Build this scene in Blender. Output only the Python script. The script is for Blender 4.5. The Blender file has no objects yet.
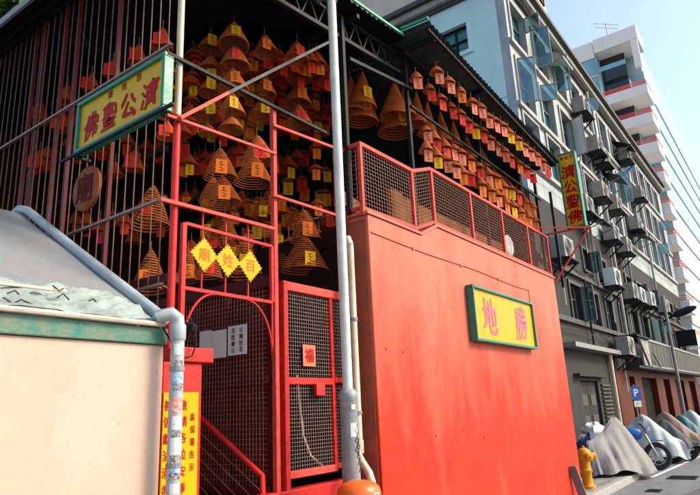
import bpy, bmesh, math, random
from mathutils import Vector, Matrix
random.seed(7)
C = bpy.context.scene.collection
rad = math.radians
PI = math.pi
# ------------------------------------------------------------------ camera, world, sun
# world axes: +X down the street, +Y into the temple block, +Z up, metres; the camera stands at the origin
RX = Vector((0.59759047, -0.18674702, -0.77975072))
RY = Vector((-0.80059599, -0.19228288, -0.56751506))
RZ = Vector((-0.04395097, 0.96340689, -0.26441533))
ROT = Matrix((RX, RY, RZ))
EYE = Vector((0, 0, 1.6))
FPX = 595.0
cam = bpy.data.cameras.new('camera')
cam.sensor_width = 36
cam.lens = FPX / 700 * 36
cam.clip_end = 2000
co = bpy.data.objects.new('camera', cam)
co.matrix_world = Matrix.Translation(EYE) @ ROT.to_4x4()
C.objects.link(co)
bpy.context.scene.camera = co
sc = bpy.context.scene
SUN_AZ, SUN_EL = rad(150), rad(39)
w = bpy.data.worlds.new('World'); sc.world = w; w.use_nodes = True
nt = w.node_tree
bg = nt.nodes['Background']
sky = nt.nodes.new('ShaderNodeTexSky'); sky.sky_type = 'NISHITA'; sky.sun_disc = False
sky.sun_elevation = SUN_EL; sky.sun_rotation = SUN_AZ; sky.air_density = 1.3; sky.dust_density = 2.5; sky.ozone_density = 0.8
nt.links.new(sky.outputs[0], bg.inputs[0]); bg.inputs[1].default_value = 0.15
sl = bpy.data.lights.new('sun', 'SUN'); sl.energy = 2.3; sl.angle = rad(20); sl.color = (1, .86, .68)
so = bpy.data.objects.new('sun', sl); C.objects.link(so)
sd = Vector((math.sin(SUN_AZ)*math.cos(SUN_EL), math.cos(SUN_AZ)*math.cos(SUN_EL), math.sin(SUN_EL)))
so.rotation_euler = sd.to_track_quat('Z', 'Y').to_euler(); so.location = (0, -5, 30)
sc.view_settings.view_transform = 'Standard'; sc.view_settings.look = 'None'
sc.view_settings.exposure = 0.92; sc.view_settings.gamma = 1; sc.view_settings.use_curve_mapping = False


def at(x, y, plane, val):
    """point of the place seen at photo pixel x, y that lies on the plane (axis = value)"""
    d = ROT @ Vector((x - 350, -(y - 247.5), -FPX))
    i = 'xyz'.index(plane)
    return EYE + d * ((val - EYE[i]) / d[i])


def depth(p):
    return -(ROT.transposed() @ (Vector(p) - EYE)).z


# ------------------------------------------------------------------ materials
def mat(name, c, rough=.6, var=.25, scale=5., c2=None, streak=0, metal=0., bump=.0, bscale=40., spec=.5, fade_light=None, trans=0., grime=0.):
    m = bpy.data.materials.new(name); m.use_nodes = True
    t = m.node_tree; N = t.nodes; L = t.links
    b = N['Principled BSDF']
    b.inputs['Roughness'].default_value = rough; b.inputs['Metallic'].default_value = metal
    b.inputs['Specular IOR Level'].default_value = spec
    if trans: b.inputs['Transmission Weight'].default_value = trans
    g = N.new('ShaderNodeNewGeometry')
    n1 = N.new('ShaderNodeTexNoise'); n1.inputs['Scale'].default_value = scale; n1.inputs['Detail'].default_value = 6
    n1.inputs['Roughness'].default_value = .65
    L.new(g.outputs['Position'], n1.inputs['Vector'])
    cr = N.new('ShaderNodeValToRGB')
    a = c2 if c2 else tuple(v * (1 - var) for v in c)
    cr.color_ramp.elements[0].position = .32; cr.color_ramp.elements[0].color = (*a, 1)
    cr.color_ramp.elements[1].position = .62; cr.color_ramp.elements[1].color = (*c, 1)
    L.new(n1.outputs[0], cr.inputs[0])
    out = cr.outputs[0]
    def mix(fac, colA, colB):
        x = N.new('ShaderNodeMix'); x.data_type = 'RGBA'
        L.new(fac, x.inputs[0]); L.new(colA, x.inputs[6])
        if isinstance(colB, tuple): x.inputs[7].default_value = (*colB, 1)
        else: L.new(colB, x.inputs[7])
        return x.outputs[2]
    def ramp(src, lo, hi, v0=0., v1=1.):
        r = N.new('ShaderNodeMapRange'); L.new(src, r.inputs[0])
        r.inputs[1].default_value = lo; r.inputs[2].default_value = hi; r.inputs[3].default_value = v0; r.inputs[4].default_value = v1
        return r.outputs[0]
    if streak:
        mp = N.new('ShaderNodeMapping'); mp.inputs['Scale'].default_value = (7, 7, .55)
        L.new(g.outputs['Position'], mp.inputs[0])
        n2 = N.new('ShaderNodeTexNoise'); n2.inputs['Scale'].default_value = 1.0; n2.inputs['Detail'].default_value = 5
        L.new(mp.outputs[0], n2.inputs['Vector'])
        f = ramp(n2.outputs[0], .5, .75, 0, streak)
        out = mix(f, out, tuple(v * .35 for v in c))
    if fade_light:                     # weathered paint plus sky light, coloured in upward: (colour, z low, z high, amount)
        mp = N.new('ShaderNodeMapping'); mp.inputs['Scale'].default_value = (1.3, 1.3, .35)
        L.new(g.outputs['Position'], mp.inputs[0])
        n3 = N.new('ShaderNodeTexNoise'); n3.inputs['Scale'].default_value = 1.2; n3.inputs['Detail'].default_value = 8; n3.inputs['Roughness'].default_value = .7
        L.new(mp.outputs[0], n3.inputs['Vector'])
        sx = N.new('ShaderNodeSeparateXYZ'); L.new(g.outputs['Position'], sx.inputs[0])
        zf = ramp(sx.outputs[2], fade_light[1], fade_light[2], -.28, .28)
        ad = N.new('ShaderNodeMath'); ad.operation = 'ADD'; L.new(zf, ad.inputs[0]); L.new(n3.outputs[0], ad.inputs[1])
        out = mix(ramp(ad.outputs[0], .3, .8, 0, fade_light[3]), out, fade_light[0])
    if grime:                    # blotchy repairs, fine chips and dirt rising from the ground
        n5 = N.new('ShaderNodeTexNoise'); n5.inputs['Scale'].default_value = 1.7; n5.inputs['Detail'].default_value = 9; n5.inputs['Roughness'].default_value = .75; n5.inputs['Distortion'].default_value = 1.2
        L.new(g.outputs['Position'], n5.inputs['Vector'])
        out = mix(ramp(n5.outputs[0], .56, .66, 0, .35*grime), out, tuple(min(1, v*1.15+.03) for v in c))
        n6 = N.new('ShaderNodeTexNoise'); n6.inputs['Scale'].default_value = 38; n6.inputs['Detail'].default_value = 4
        L.new(g.outputs['Position'], n6.inputs['Vector'])
        out = mix(ramp(n6.outputs[0], .66, .70, 0, .6*grime), out, tuple(v*.35+.02 for v in c))
        mp2 = N.new('ShaderNodeMapping'); mp2.inputs['Scale'].default_value = (14, 14, .9)
        L.new(g.outputs['Position'], mp2.inputs[0])
        n7 = N.new('ShaderNodeTexNoise'); n7.inputs['Scale'].default_value = 1; n7.inputs['Detail'].default_value = 8
        L.new(mp2.outputs[0], n7.inputs['Vector'])
        out = mix(ramp(n7.outputs[0], .60, .74, 0, .45*grime), out, tuple(v*.55+.03 for v in c))
    L.new(out, b.inputs['Base Color'])
    if bump:
        n4 = N.new('ShaderNodeTexNoise'); n4.inputs['Scale'].default_value = bscale; n4.inputs['Detail'].default_value = 6
        L.new(g.outputs['Position'], n4.inputs['Vector'])
        bp = N.new('ShaderNodeBump'); bp.inputs['Strength'].default_value = bump; bp.inputs['Distance'].default_value = .02
        L.new(n4.outputs[0], bp.inputs['Height']); L.new(bp.outputs[0], b.inputs['Normal'])
        rr = ramp(n1.outputs[0], .3, .7, max(0, rough - .12), min(1, rough + .1)); L.new(rr, b.inputs['Roughness'])
    return m


M = {}
M['redwall'] = mat('red_render', (.53, .034, .011), .62, .12, 2.2, (.45, .020, .008), .12, bump=.35, bscale=9, fade_light=((.55, .165, .11), 1.0, 3.4, .95), grime=1.0, spec=.2)
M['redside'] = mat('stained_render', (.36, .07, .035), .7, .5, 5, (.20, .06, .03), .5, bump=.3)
M['coping'] = mat('faded_render', (.60, .14, .09), .6, .2, 6, None, .2, bump=.2)
M['red'] = mat('red_paint', (.62, .022, .020), .42, .35, 14, (.38, .016, .014), .25, bump=.1, bscale=60, spec=.25)
M['pinkred'] = mat('sun_faded_red_paint', (.60, .075, .055), .55, .3, 14, (.45, .04, .03), .15, bump=.1, bscale=60, spec=.25)
M['darkred'] = mat('dark_red_paint', (.10, .008, .007), .6, .4, 10, bump=.1, spec=.25)
M['green'] = mat('green_paint', (.012, .20, .125), .4, .3, 9, bump=.1)
M['yellow'] = mat('yellow_enamel', (.58, .36, .005), .32, .1, 6, (.52, .30, .005), spec=.15)
M['plaqueyellow'] = mat('yellow_plaque_paint', (.60, .34, .004), .4, .1, 9, spec=.2)
M['letter'] = mat('red_lettering', (.40, .007, .010), .5, .2, 12, spec=.1)
M['letterpink'] = mat('magenta_lettering', (.70, .05, .16), .25, .2, 12, (.62, .02, .07))
M['ink'] = mat('black_ink', (.03, .02, .02), .7, .2)
M['coil'] = mat('incense_coil', (.43, .118, .032), .85, .4, 22, (.30, .068, .018), bump=.2, bscale=150, spec=.15)
M['coilred'] = mat('incense_coil_red', (.50, .075, .020), .85, .4, 22, (.30, .042, .014), bump=.2, bscale=150, spec=.15)
for k, c in dict(red=(.62, .03, .015), orange=(.66, .15, .015), yellow=(.70, .38, .01), salmon=(.62, .17, .10)).items():
    M['tag_' + k] = mat(k + '_paper', c, .7, .15, 40, spec=.15)
M['wire'] = mat('galvanised_wire', (.26, .17, .14), .5, .4, 20)
M['rustwire'] = mat('rusty_wire', (.38, .18, .11), .6, .5, 20)
M['barwire'] = mat('dull_bar_steel', (.15, .085, .055), .6, .5, 20, spec=.25)
M['black'] = mat('black_steel', (.012, .013, .015), .6, .3, spec=.2)
M['greysteel'] = mat('grey_steel', (.22, .23, .24), .45, .3, 8, bump=.1)
M['bracegrey'] = mat('dull_grey_steel', (.11, .115, .12), .7, .4, 9, spec=.15)
M['roof'] = mat('roof_sheet', (.014, .055, .062), .5, .4, 3, (.01, .03, .035), bump=.1)
M['roofdark'] = mat('shaded_roof_sheet', (.004, .007, .008), .8, .4, 3, spec=.12)  # near-black copy of the roof sheet, underside shade put into its colour
M['roofgreen'] = mat('green_flashing', (.02, .33, .14), .45, .3, 5)
M['interior'] = mat('shade_dark_wall', (.034, .012, .008), .9, .5, 2, spec=.1)  # darkness deep in the shed coloured into the walls, with some warm glow
M['wood'] = mat('old_wood', (.22, .085, .032), .8, .5, 9, (.16, .06, .025), .3, bump=.2)
M['plaquewood'] = mat('dark_red_wood', (.26, .075, .03), .6, .4, 12, (.15, .035, .016), .3, spec=.15)
M['darkletter'] = mat('oxblood_lettering', (.10, .006, .005), .6, .3, 12, spec=.05)
M['backboard'] = mat('ochre_board', (.26, .10, .035), .8, .3, 5, (.17, .06, .02), .5, spec=.15)
M['backing'] = mat('dark_red_sheet', (.12, .018, .013), .7, .5, 5, spec=.15)
M['peach'] = mat('peach_render', (.54, .385, .31), .55, .1, 1.6, (.49, .335, .265), .08, bump=.1, bscale=30, grime=.5)
M['tealtrim'] = mat('peeling_teal_paint', (.025, .17, .125), .6, .4, 8, (.15, .17, .12), .2, bump=.2)
M['sheet'] = mat('weathered_zinc_sheet', (.20, .235, .25), .5, .3, 2.2, (.27, .245, .24), .15, bump=.08, grime=.4)
M['tarp'] = mat('pale_tarpaulin', (.31, .37, .345), .6, .25, 3.5, (.20, .245, .235), bump=.6, bscale=16, grime=.5, spec=.3)
M['conduit'] = mat('cream_conduit', (.55, .48, .36), .5, .3, 10)
M['greypipe'] = mat('grey_pvc', (.36, .42, .44), .42, .25, 7, (.27, .31, .32), .2, bump=.08)
M['creampipe'] = mat('cream_pvc', (.66, .56, .42), .45, .25, 7, (.50, .38, .26), .25)
M['palepole'] = mat('pale_pole_paint', (.58, .62, .58), .42, .2, 7, (.45, .48, .45), .2)
M['sleeve'] = mat('grey_pole_sleeve', (.27, .31, .33), .5, .35, 9, (.18, .2, .21), .3, bump=.2)
M['white'] = mat('white_paint', (.78, .78, .76), .5, .1, 4)
M['paper'] = mat('white_paper', (.75, .75, .73), .7, .1, 30)
M['blue'] = mat('blue_paint', (.02, .12, .42), .35, .2, 8)
M['binorange'] = mat('orange_plastic', (.80, .12, .01), .35, .15, 6, bump=.05)
M['hydrant'] = mat('yellow_hydrant_paint', (.66, .28, .004), .5, .2, 16, (.58, .22, .004), bump=.25, grime=.5, spec=.3)
M['asphalt'] = mat('asphalt', (.17, .18, .185), .75, .35, 3.5, (.10, .108, .112), bump=.4, bscale=90)
M['patch'] = mat('asphalt_patch', (.09, .095, .10), .8, .3, 8, bump=.4, bscale=90)
M['pave'] = mat('pavement', (.30, .285, .26), .75, .3, 3, (.2, .19, .175), bump=.3, bscale=60)
M['kerb'] = mat('kerb_granite', (.36, .345, .32), .75, .3, 12, bump=.3, bscale=50)
M['line'] = mat('road_paint', (.72, .73, .72), .6, .35, 14)
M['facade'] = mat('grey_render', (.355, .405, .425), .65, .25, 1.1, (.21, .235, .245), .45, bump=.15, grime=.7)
M['facadelow'] = mat('soot_shade_grey_render', (.045, .045, .044), .75, .35, 1.4, (.025, .025, .024), .4, bump=.2, grime=.6, spec=.15)  # staining and street shade both put into this dark colour
M['surround'] = mat('window_surround', (.36, .355, .34), .6, .25, 4, (.24, .24, .235), .3)
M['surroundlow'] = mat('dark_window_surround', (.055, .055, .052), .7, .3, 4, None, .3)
M['bluewall'] = mat('sky_tinted_blue_render', (.50, .71, .75), .6, .12, 1.3, (.43, .65, .70), .08, bump=.1)  # blue of the sky's cast mixed into the wall colour
M['glass'] = mat('teal_glass', (.012, .075, .09), .06, .5, 1.1, (.02, .15, .18), spec=.8)
M['darkglass'] = mat('dark_glass', (.008, .014, .016), .1, .5, 1.1, spec=.7)
M['ac'] = mat('ac_casing', (.30, .29, .26), .5, .3, 5, (.20, .18, .155), .25)
M['acwhite'] = mat('white_ac_casing', (.68, .74, .72), .45, .15, 5, None, .1)
M['tower'] = mat('white_tower_render', (.80, .80, .79), .55, .06, .6, None, .05)
M['towerblue'] = mat('pale_tower_cladding', (.27, .45, .52), .5, .15, .35, (.21, .38, .46))
M['towerglass'] = mat('tower_glass', (.14, .34, .44), .15, .3, .6, (.22, .48, .58), spec=.9)
M['frontglass'] = mat('pale_front_glass', (.33, .46, .50), .2, .25, .25, (.40, .52, .55), spec=.6)
M['towerpale'] = mat('pale_tower_spandrel', (.42, .45, .45), .5, .15, .5)
M['rail_red'] = mat('coral_red_rail', (.72, .10, .08), .45, .1)
M['beige'] = mat('beige_render', (.60, .50, .42), .6, .15, 1)
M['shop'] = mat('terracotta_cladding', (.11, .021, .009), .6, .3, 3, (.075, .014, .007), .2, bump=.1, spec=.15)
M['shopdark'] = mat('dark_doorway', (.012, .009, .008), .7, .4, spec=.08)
M['leaf'] = mat('leaf', (.06, .17, .025), .5, .5, 8, (.03, .09, .015))
M['bark'] = mat('bark', (.10, .07, .05), .9, .4, 12, bump=.4)
M['rubber'] = mat('tyre_rubber', (.018, .018, .019), .75, .3, 20)
M['chrome'] = mat('bright_metal', (.6, .6, .62), .25, .1, 10, metal=.9)
M['cov_grey'] = mat('grey_cover_cloth', (.22, .215, .215), .7, .2, 6, (.16, .155, .155), bump=.35, bscale=25)
M['cov_silver'] = mat('silver_cover_cloth', (.42, .47, .47), .5, .15, 6, (.34, .39, .39), bump=.3, bscale=25)
M['cov_dark'] = mat('charcoal_cover_cloth', (.05, .053, .06), .7, .2, 6, bump=.3, bscale=25)
M['cov_taupe'] = mat('taupe_cover_cloth', (.22, .155, .125), .7, .2, 6, bump=.3, bscale=25)
M['cov_teal'] = mat('teal_cover_cloth', (.03, .14, .17), .6, .2, 6, bump=.3, bscale=25)
M['cov_brown'] = mat('tan_cover_cloth', (.26, .14, .075), .7, .2, 6, bump=.3, bscale=25)
M['navy'] = mat('navy_tarpaulin', (.02, .03, .09), .6, .3, 8, bump=.3)
M['plank'] = mat('grey_plank', (.20, .17, .165), .7, .3, 9)
M['earth'] = mat('far_ground', (.16, .16, .155), .85, .2, .3)


m = bpy.data.materials.new('clear_tinted_glass'); m.use_nodes = True
N_ = m.node_tree.nodes; L_ = m.node_tree.links
tb_ = N_.new('ShaderNodeBsdfTransparent'); tb_.inputs[0].default_value = (.42, .58, .60, 1)
gl_ = N_.new('ShaderNodeBsdfGlossy'); gl_.inputs['Roughness'].default_value = .05; gl_.inputs[0].default_value = (.7, .9, .95, 1)
mx_ = N_.new('ShaderNodeMixShader'); mx_.inputs[0].default_value = .14
L_.new(tb_.outputs[0], mx_.inputs[1]); L_.new(gl_.outputs[0], mx_.inputs[2]); L_.new(mx_.outputs[0], N_['Material Output'].inputs[0])
M['clearglass'] = m


m = M['pave']; N_ = m.node_tree.nodes; L_ = m.node_tree.links; b_ = N_['Principled BSDF']
src_ = b_.inputs['Base Color'].links[0].from_socket
br_ = N_.new('ShaderNodeTexBrick'); br_.inputs['Scale'].default_value = 1.0; br_.inputs['Mortar Size'].default_value = .012; br_.inputs['Brick Width'].default_value = .6; br_.inputs['Row Height'].default_value = .3
br_.inputs['Color1'].default_value = (1, 1, 1, 1); br_.inputs['Color2'].default_value = (.82, .82, .82, 1); br_.inputs['Mortar'].default_value = (.35, .34, .33, 1)
g_ = N_.new('ShaderNodeNewGeometry'); L_.new(g_.outputs['Position'], br_.inputs['Vector'])
x_ = N_.new('ShaderNodeMix'); x_.data_type = 'RGBA'; x_.blend_type = 'MULTIPLY'; x_.inputs[0].default_value = 1
L_.new(src_, x_.inputs[6]); L_.new(br_.outputs[0], x_.inputs[7]); L_.new(x_.outputs[2], b_.inputs['Base Color'])


# ------------------------------------------------------------------ mesh helpers
class MB:
    def __init__(s): s.v = []; s.f = []
    def add(s, vs, fs):
        n = len(s.v); s.v += [Vector(v) for v in vs]; s.f += [tuple(i + n for i in f) for f in fs]; return s
    def box(s, a, b):
        x0, y0, z0 = a; x1, y1, z1 = b
        return s.add([(x0,y0,z0),(x1,y0,z0),(x1,y1,z0),(x0,y1,z0),(x0,y0,z1),(x1,y0,z1),(x1,y1,z1),(x0,y1,z1)],
                     [(0,3,2,1),(4,5,6,7),(0,1,5,4),(1,2,6,5),(2,3,7,6),(3,0,4,7)])
    def beam(s, p, q, wd, ht=None, up=(0, 0, 1)):
        p = Vector(p); q = Vector(q); ht = ht or wd
        d = (q - p).normalized(); up = Vector(up)
        if abs(d.dot(up)) > .98: up = Vector((1, 0, 0))
        a = d.cross(up).normalized() * (wd / 2); b = a.cross(d).normalized() * (ht / 2)
        return s.add([p-a-b, p+a-b, p+a+b, p-a+b, q-a-b, q+a-b, q+a+b, q-a+b],
                     [(0,1,2,3),(7,6,5,4),(0,4,5,1),(1,5,6,2),(2,6,7,3),(3,7,4,0)])
    def tube(s, pts, r, n=8, cap=True):
        pts = [Vector(p) for p in pts]; rs = r if isinstance(r, (list, tuple)) else [r] * len(pts)
        rings = []; ref = None
        for i, p in enumerate(pts):
            d = (pts[min(i+1, len(pts)-1)] - pts[max(i-1, 0)]).normalized()
            if ref is None:
                ref = Vector((0, 0, 1)) if abs(d.z) < .9 else Vector((1, 0, 0))
            a = (ref - d * ref.dot(d)).normalized(); ref = a; b = d.cross(a)
            rings.append([p + (a * math.cos(2*PI*k/n) + b * math.sin(2*PI*k/n)) * rs[i] for k in range(n)])
        vs = [v for r_ in rings for v in r_]; fs = []
        for i in range(len(pts) - 1):
            for k in range(n):
                k2 = (k + 1) % n; fs.append((i*n+k, i*n+k2, (i+1)*n+k2, (i+1)*n+k))
        if cap: fs.append(tuple(range(n))[::-1]); fs.append(tuple((len(pts)-1)*n + k for k in range(n)))
        return s.add(vs, fs)
    def lathe(s, prof, c=(0, 0, 0), n=20, axis=None):
        c = Vector(c); vs = []; fs = []
        q = Vector(axis).to_track_quat('Z', 'Y') if axis else None
        for r, z in prof:
            for k in range(n):
                v = Vector((r*math.cos(2*PI*k/n), r*math.sin(2*PI*k/n), z)); vs.append(c + (q @ v if q else v))
        for i in range(len(prof) - 1):
            for k in range(n):
                k2 = (k+1) % n; fs.append((i*n+k, i*n+k2, (i+1)*n+k2, (i+1)*n+k))
        fs.append(tuple(range(n))[::-1]); fs.append(tuple((len(prof)-1)*n+k for k in range(n)))
        return s.add(vs, fs)
    def poly(s, pts, normal, th):
        nn = Vector(normal).normalized() * th; pts = [Vector(p) for p in pts]; n = len(pts)
        vs = pts + [p - nn for p in pts]
        fs = [tuple(range(n)), tuple(range(2*n-1, n-1, -1))] + [(i, n+i, n+(i+1) % n, (i+1) % n) for i in range(n)]
        return s.add(vs, fs)
    def build(s, name, m, parent=None, smooth=False, bevel=0., **kw):
        off = Vector((0, 0, 0)); p = parent
        while p is not None: off = off + p.location; p = p.parent
        me = bpy.data.meshes.new(name)
        me.from_pydata([v - off for v in s.v], [], s.f); me.update()
        me.materials.append(M[m] if isinstance(m, str) else m)
        bm = bmesh.new(); bm.from_mesh(me); bmesh.ops.recalc_face_normals(bm, faces=bm.faces); bm.to_mesh(me); bm.free()
        if smooth:
            for f in me.polygons: f.use_smooth = True
            me.set_sharp_from_angle(angle=rad(42))
        o = bpy.data.objects.new(name, me); C.objects.link(o)
        if parent: o.parent = parent
        if bevel:
            bv = o.modifiers.new('bevel', 'BEVEL'); bv.width = bevel; bv.segments = 2; bv.limit_method = 'ANGLE'
        for k, v in kw.items(): o[k] = v
        return o


def thing(name, label, cat, loc=(0, 0, 0), group=None):
    o = bpy.data.objects.new(name, None); C.objects.link(o); o.location = loc; o.empty_display_size = .1
    o['label'] = label; o['category'] = cat
    if group: o['group'] = group
    return o


def tag(o, label, cat, group=None):
    o['label'] = label; o['category'] = cat
    if group: o['group'] = group
    return o


def reorigin(o):
    """move a top-level mesh's origin to its base"""
    vs = [v.co for v in o.data.vertices]
    lo = Vector([min(v[i] for v in vs) for i in range(3)]); hi = Vector([max(v[i] for v in vs) for i in range(3)])
    c = Vector(((lo.x+hi.x)/2, (lo.y+hi.y)/2, lo.z))
    for v in o.data.vertices: v.co -= c
    o.location = c
    return o


def struct(o): o['kind'] = 'structure'; return o


class Letters:
    """flat raised lettering laid out centred on origin; every character becomes one mesh"""
    def __init__(s): s.l = []
    def build(s, name, m, parent):
        for mb in s.l: mb.build('character', m, parent)
def text_mb(s, size, origin, right, up, off=.02, ext=.004, vertical=False, pitch=1.15, squash=1.0, jitter=0.):
    right = Vector(right).normalized(); up = Vector(up).normalized(); nrm = right.cross(up)
    out = Letters(); n = len(s)
    for i, ch in enumerate(s):
        cu = bpy.data.curves.new('lettering', 'FONT'); cu.body = ch; cu.size = 1
        cu.align_x = 'CENTER'; cu.align_y = 'CENTER'; cu.resolution_u = 2
        o = bpy.data.objects.new('lettering', cu); C.objects.link(o)
        dg = bpy.context.evaluated_depsgraph_get(); dg.update()
        me = bpy.data.meshes.new_from_object(o.evaluated_get(dg))
        bpy.data.objects.remove(o); bpy.data.curves.remove(cu)
        vv = [v.co.copy() for v in me.vertices]
        if not vv: continue
        lo = Vector((min(v.x for v in vv), min(v.y for v in vv), 0)); hi = Vector((max(v.x for v in vv), max(v.y for v in vv), 0)); mid = (lo+hi)/2
        t = (i - (n-1)/2) * pitch * size
        ph = random.uniform(0, 6)
        def P(v, h, sx, sy):
            x = (v.x - mid.x); y = (v.y - mid.y)
            x += jitter * math.sin(5*y + ph) * .5 + jitter * y * .6 + sx * (1 + .6*math.sin(7*y+ph)); y += jitter * math.sin(6*x + ph) * .6 + sy * (1 + .6*math.sin(6*x+ph))
            x *= size * squash; y *= size
            return Vector(origin) + right*(x + (0 if vertical else t)) + up*(y - (t if vertical else 0)) + nrm*h
        mb = MB(); sh_ = [(0, 0)] if off <= 0 else [(0, 0), (off, off*.4), (-off, -off*.4), (-off*.4, off), (off*.4, -off)]
        for k, (sx, sy) in enumerate(sh_):
            mb.add([P(v, ext + k*.0003, sx, sy) for v in vv], [tuple(p.vertices) for p in me.polygons])
        out.l.append(mb)
        bpy.data.meshes.remove(me)
    return out


# ------------------------------------------------------------------ setting: ground, road, pavement
struct(MB().box((-60, -60, -.35), (260, 120, -.02)).build('terrain', 'earth'))
struct(MB().box((-20, -6.5, -.25), (160, 5.0, 0)).build('road', 'asphalt'))
KY = 3.08
def kerbed(name, poly_pts, z=.12):
    return MB().poly([(x, y, z) for x, y in poly_pts], (0, 0, 1), .2)
struct(kerbed('p', [(-20, KY-1.2+.12), (3, KY-1.2+.12), (5, KY+.12), (13.9, KY+.12), (14.25, 3.35), (14.25, 4.95), (-20, 4.95)]).build('pavement', 'pave'))
kb = MB()
kp = [(-20, KY-1.14), (3, KY-1.14), (5, KY+.06), (13.9, KY+.06), (14.22, 3.2), (14.31, 3.35), (14.31, 4.6)]
for a, b in zip(kp, kp[1:]):
    kb.beam((*a, .045), (*b, .045), .118, .155)
struct(kb.build('kerb', 'kerb', bevel=.012))
struct(MB().box((14.25, 4.55, -.1), (60, 4.98, .12)).build('pavement', 'pave'))
ln = MB()
ln.poly([(14.2, 2.86, .005), (24, 2.36, .005), (24, 2.44, .005), (14.2, 2.94, .005)], (0, 0, 1), .003)
ln.poly([(24.5, 2.33, .005), (60, 1.2, .005), (60, 1.28, .005), (24.5, 2.41, .005)], (0, 0, 1), .003)
struct(ln.build('road_marking', 'line'))
pm = MB()
pm.poly([(10.5, -1, .004), (13.2, -1.2, .004), (13.6, 1.7, .004), (11.2, 2.1, .004)], (0, 0, 1), .003)
struct(pm.build('road', 'patch'))
def grate(x, y, lx, ly, label):
    g = thing('drain_grate', label, 'drain', (x, y, .004))
    f = MB(); f.box((x-lx, y-ly, .004), (x+lx, y-ly+.03, .014)); f.box((x-lx, y+ly-.03, .004), (x+lx, y+ly, .014))
    f.box((x-lx, y-ly+.03, .004), (x-lx+.03, y+ly-.03, .014)); f.box((x+lx-.03, y-ly+.03, .004), (x+lx, y+ly-.03, .014))
    f.build('frame', 'black', g)
    b = MB(); n = int(2*lx/.06)
    for i in range(1, n): b.box((x-lx+i*.06-.012, y-ly+.031, .005), (x-lx+i*.06+.012, y+ly-.031, .012))
    b.build('bar', 'black', g)
    MB().box((x-lx+.03, y-ly+.03, .001), (x+lx-.03, y+ly-.03, .0045)).build('pit', 'ink', g)
grate(14.25, 2.33, .28, .26, 'larger dark iron drain grate in the road by the white line')
grate(12.2, 2.49, .16, .12, 'small dark iron drain cover in the road beyond the hydrant')

# ------------------------------------------------------------------ red wall of the temple terrace
XW0, XW1, YW = 4.83, 10.72, 3.27
wl = thing('red_wall', 'tall red painted street wall of the temple, its top coloured pink for fading and skylight', 'wall', (7.8, 3.5, 0))
prof = [(XW0, .0), (XW1, .0), (XW1, 3.74), (6.32, 3.74), (5.92, 3.55), (XW0, 3.55)]
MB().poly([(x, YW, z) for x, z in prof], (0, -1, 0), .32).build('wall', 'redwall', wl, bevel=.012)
MB().box((XW0-.012, YW+.03, .0), (XW0-.002, YW+.315, 3.5)).build('stained_side', 'redside', wl)
cp = MB()
for (xa, za), (xb, zb) in zip([(XW0-.03, 3.553), (5.92, 3.553), (6.32, 3.743)], [(5.92, 3.553), (6.32, 3.743), (XW1+.03, 3.743)]):
    cp.add([(xa, YW-.018, za), (xb, YW-.018, zb), (xb, YW+.34, zb), (xa, YW+.34, za), (xa, YW-.018, za+.03), (xb, YW-.018, zb+.03), (xb, YW+.34, zb+.03), (xa, YW+.34, za+.03)],
           [(0,3,2,1),(4,5,6,7),(0,1,5,4),(1,2,6,5),(2,3,7,6),(3,0,4,7)])
cp.build('coping', 'coping', wl)
cb = MB()
pts = [(4.86, YW-.008, 3.36), (6, YW-.008, 3.34), (7.3, YW-.008, 3.36), (8.7, YW-.008, 3.33), (9.3, YW-.008, 3.34), (9.31, YW-.008, 2.6)]
cb.tube(pts, .006, 6); 
for x in (5.7, 6.9, 8.1): cb.box((x-.012, YW-.016, 3.325), (x+.012, YW, 3.365))
tag(reorigin(cb.build('cable', 'coping')), 'thin painted cable clipped along the upper red wall', 'cable')
for p in ((386, 349), (403, 352), (436, 436), (484, 437), (536, 412)):
    q = at(*p, 'y', YW-.001); MB().lathe([(.010, 0), (.014, .002)], q, 8, (0, -1, 0)).build('fixing_hole', 'ink', wl)

def sign_board(name, label, cx, cz, wdt, hgt, axis, plane, th, text, tsize, frame=.05, **kw):
    """flat framed board; axis 'x' faces -Y in plane y, axis 'y' faces -X in plane x"""
    t = thing(name, label, 'sign', (cx, plane, cz - hgt/2) if axis == 'x' else (plane, cx, cz - hgt/2))
    def B(mb, u0, v0, u1, v1, d0, d1):
        if axis == 'x': mb.box((cx+u0, plane+d0, cz+v0), (cx+u1, plane+d1, cz+v1))
        else: mb.box((plane+d0, cx+u0, cz+v0), (plane+d1, cx+u1, cz+v1))
        return mb
    hw, hh = wdt/2, hgt/2
    B(MB(), -hw+frame*.6, -hh+frame*.6, hw-frame*.6, hh-frame*.6, 0, th*.6).build('board', kw.get('board', 'yellow'), t)
    f = MB()
    B(f, -hw, -hh, hw, -hh+frame, -th*.5, th); B(f, -hw, hh-frame, hw, hh, -th*.5, th)
    B(f, -hw, -hh+frame, -hw+frame, hh-frame, -th*.5, th); B(f, hw-frame, -hh+frame, hw, hh-frame, -th*.5, th)
    f.build('frame', 'green', t, bevel=.006)
    right, up = ((1, 0, 0), (0, 0, 1)) if axis == 'x' else ((0, -1, 0), (0, 0, 1))
    for s, size, (du, dv), k in text:
        o = Vector((cx+du, plane, cz+dv)) if axis == 'x' else Vector((plane, cx-du, cz+dv))
        text_mb(s, size, o, right, up, **k).build('lettering', kw.get('ink', 'letter'), t)
    return t

sign_board('wall_sign', 'yellow two character sign with a green frame on the red wall', 8.05, 2.74, 2.16, .72, 'x', YW-.075, .07,
           [('地勝', .52, (0, -.005), dict(off=.016, pitch=2.15, squash=.9, jitter=.05))], 0, .036, ink='letterpink')

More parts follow.
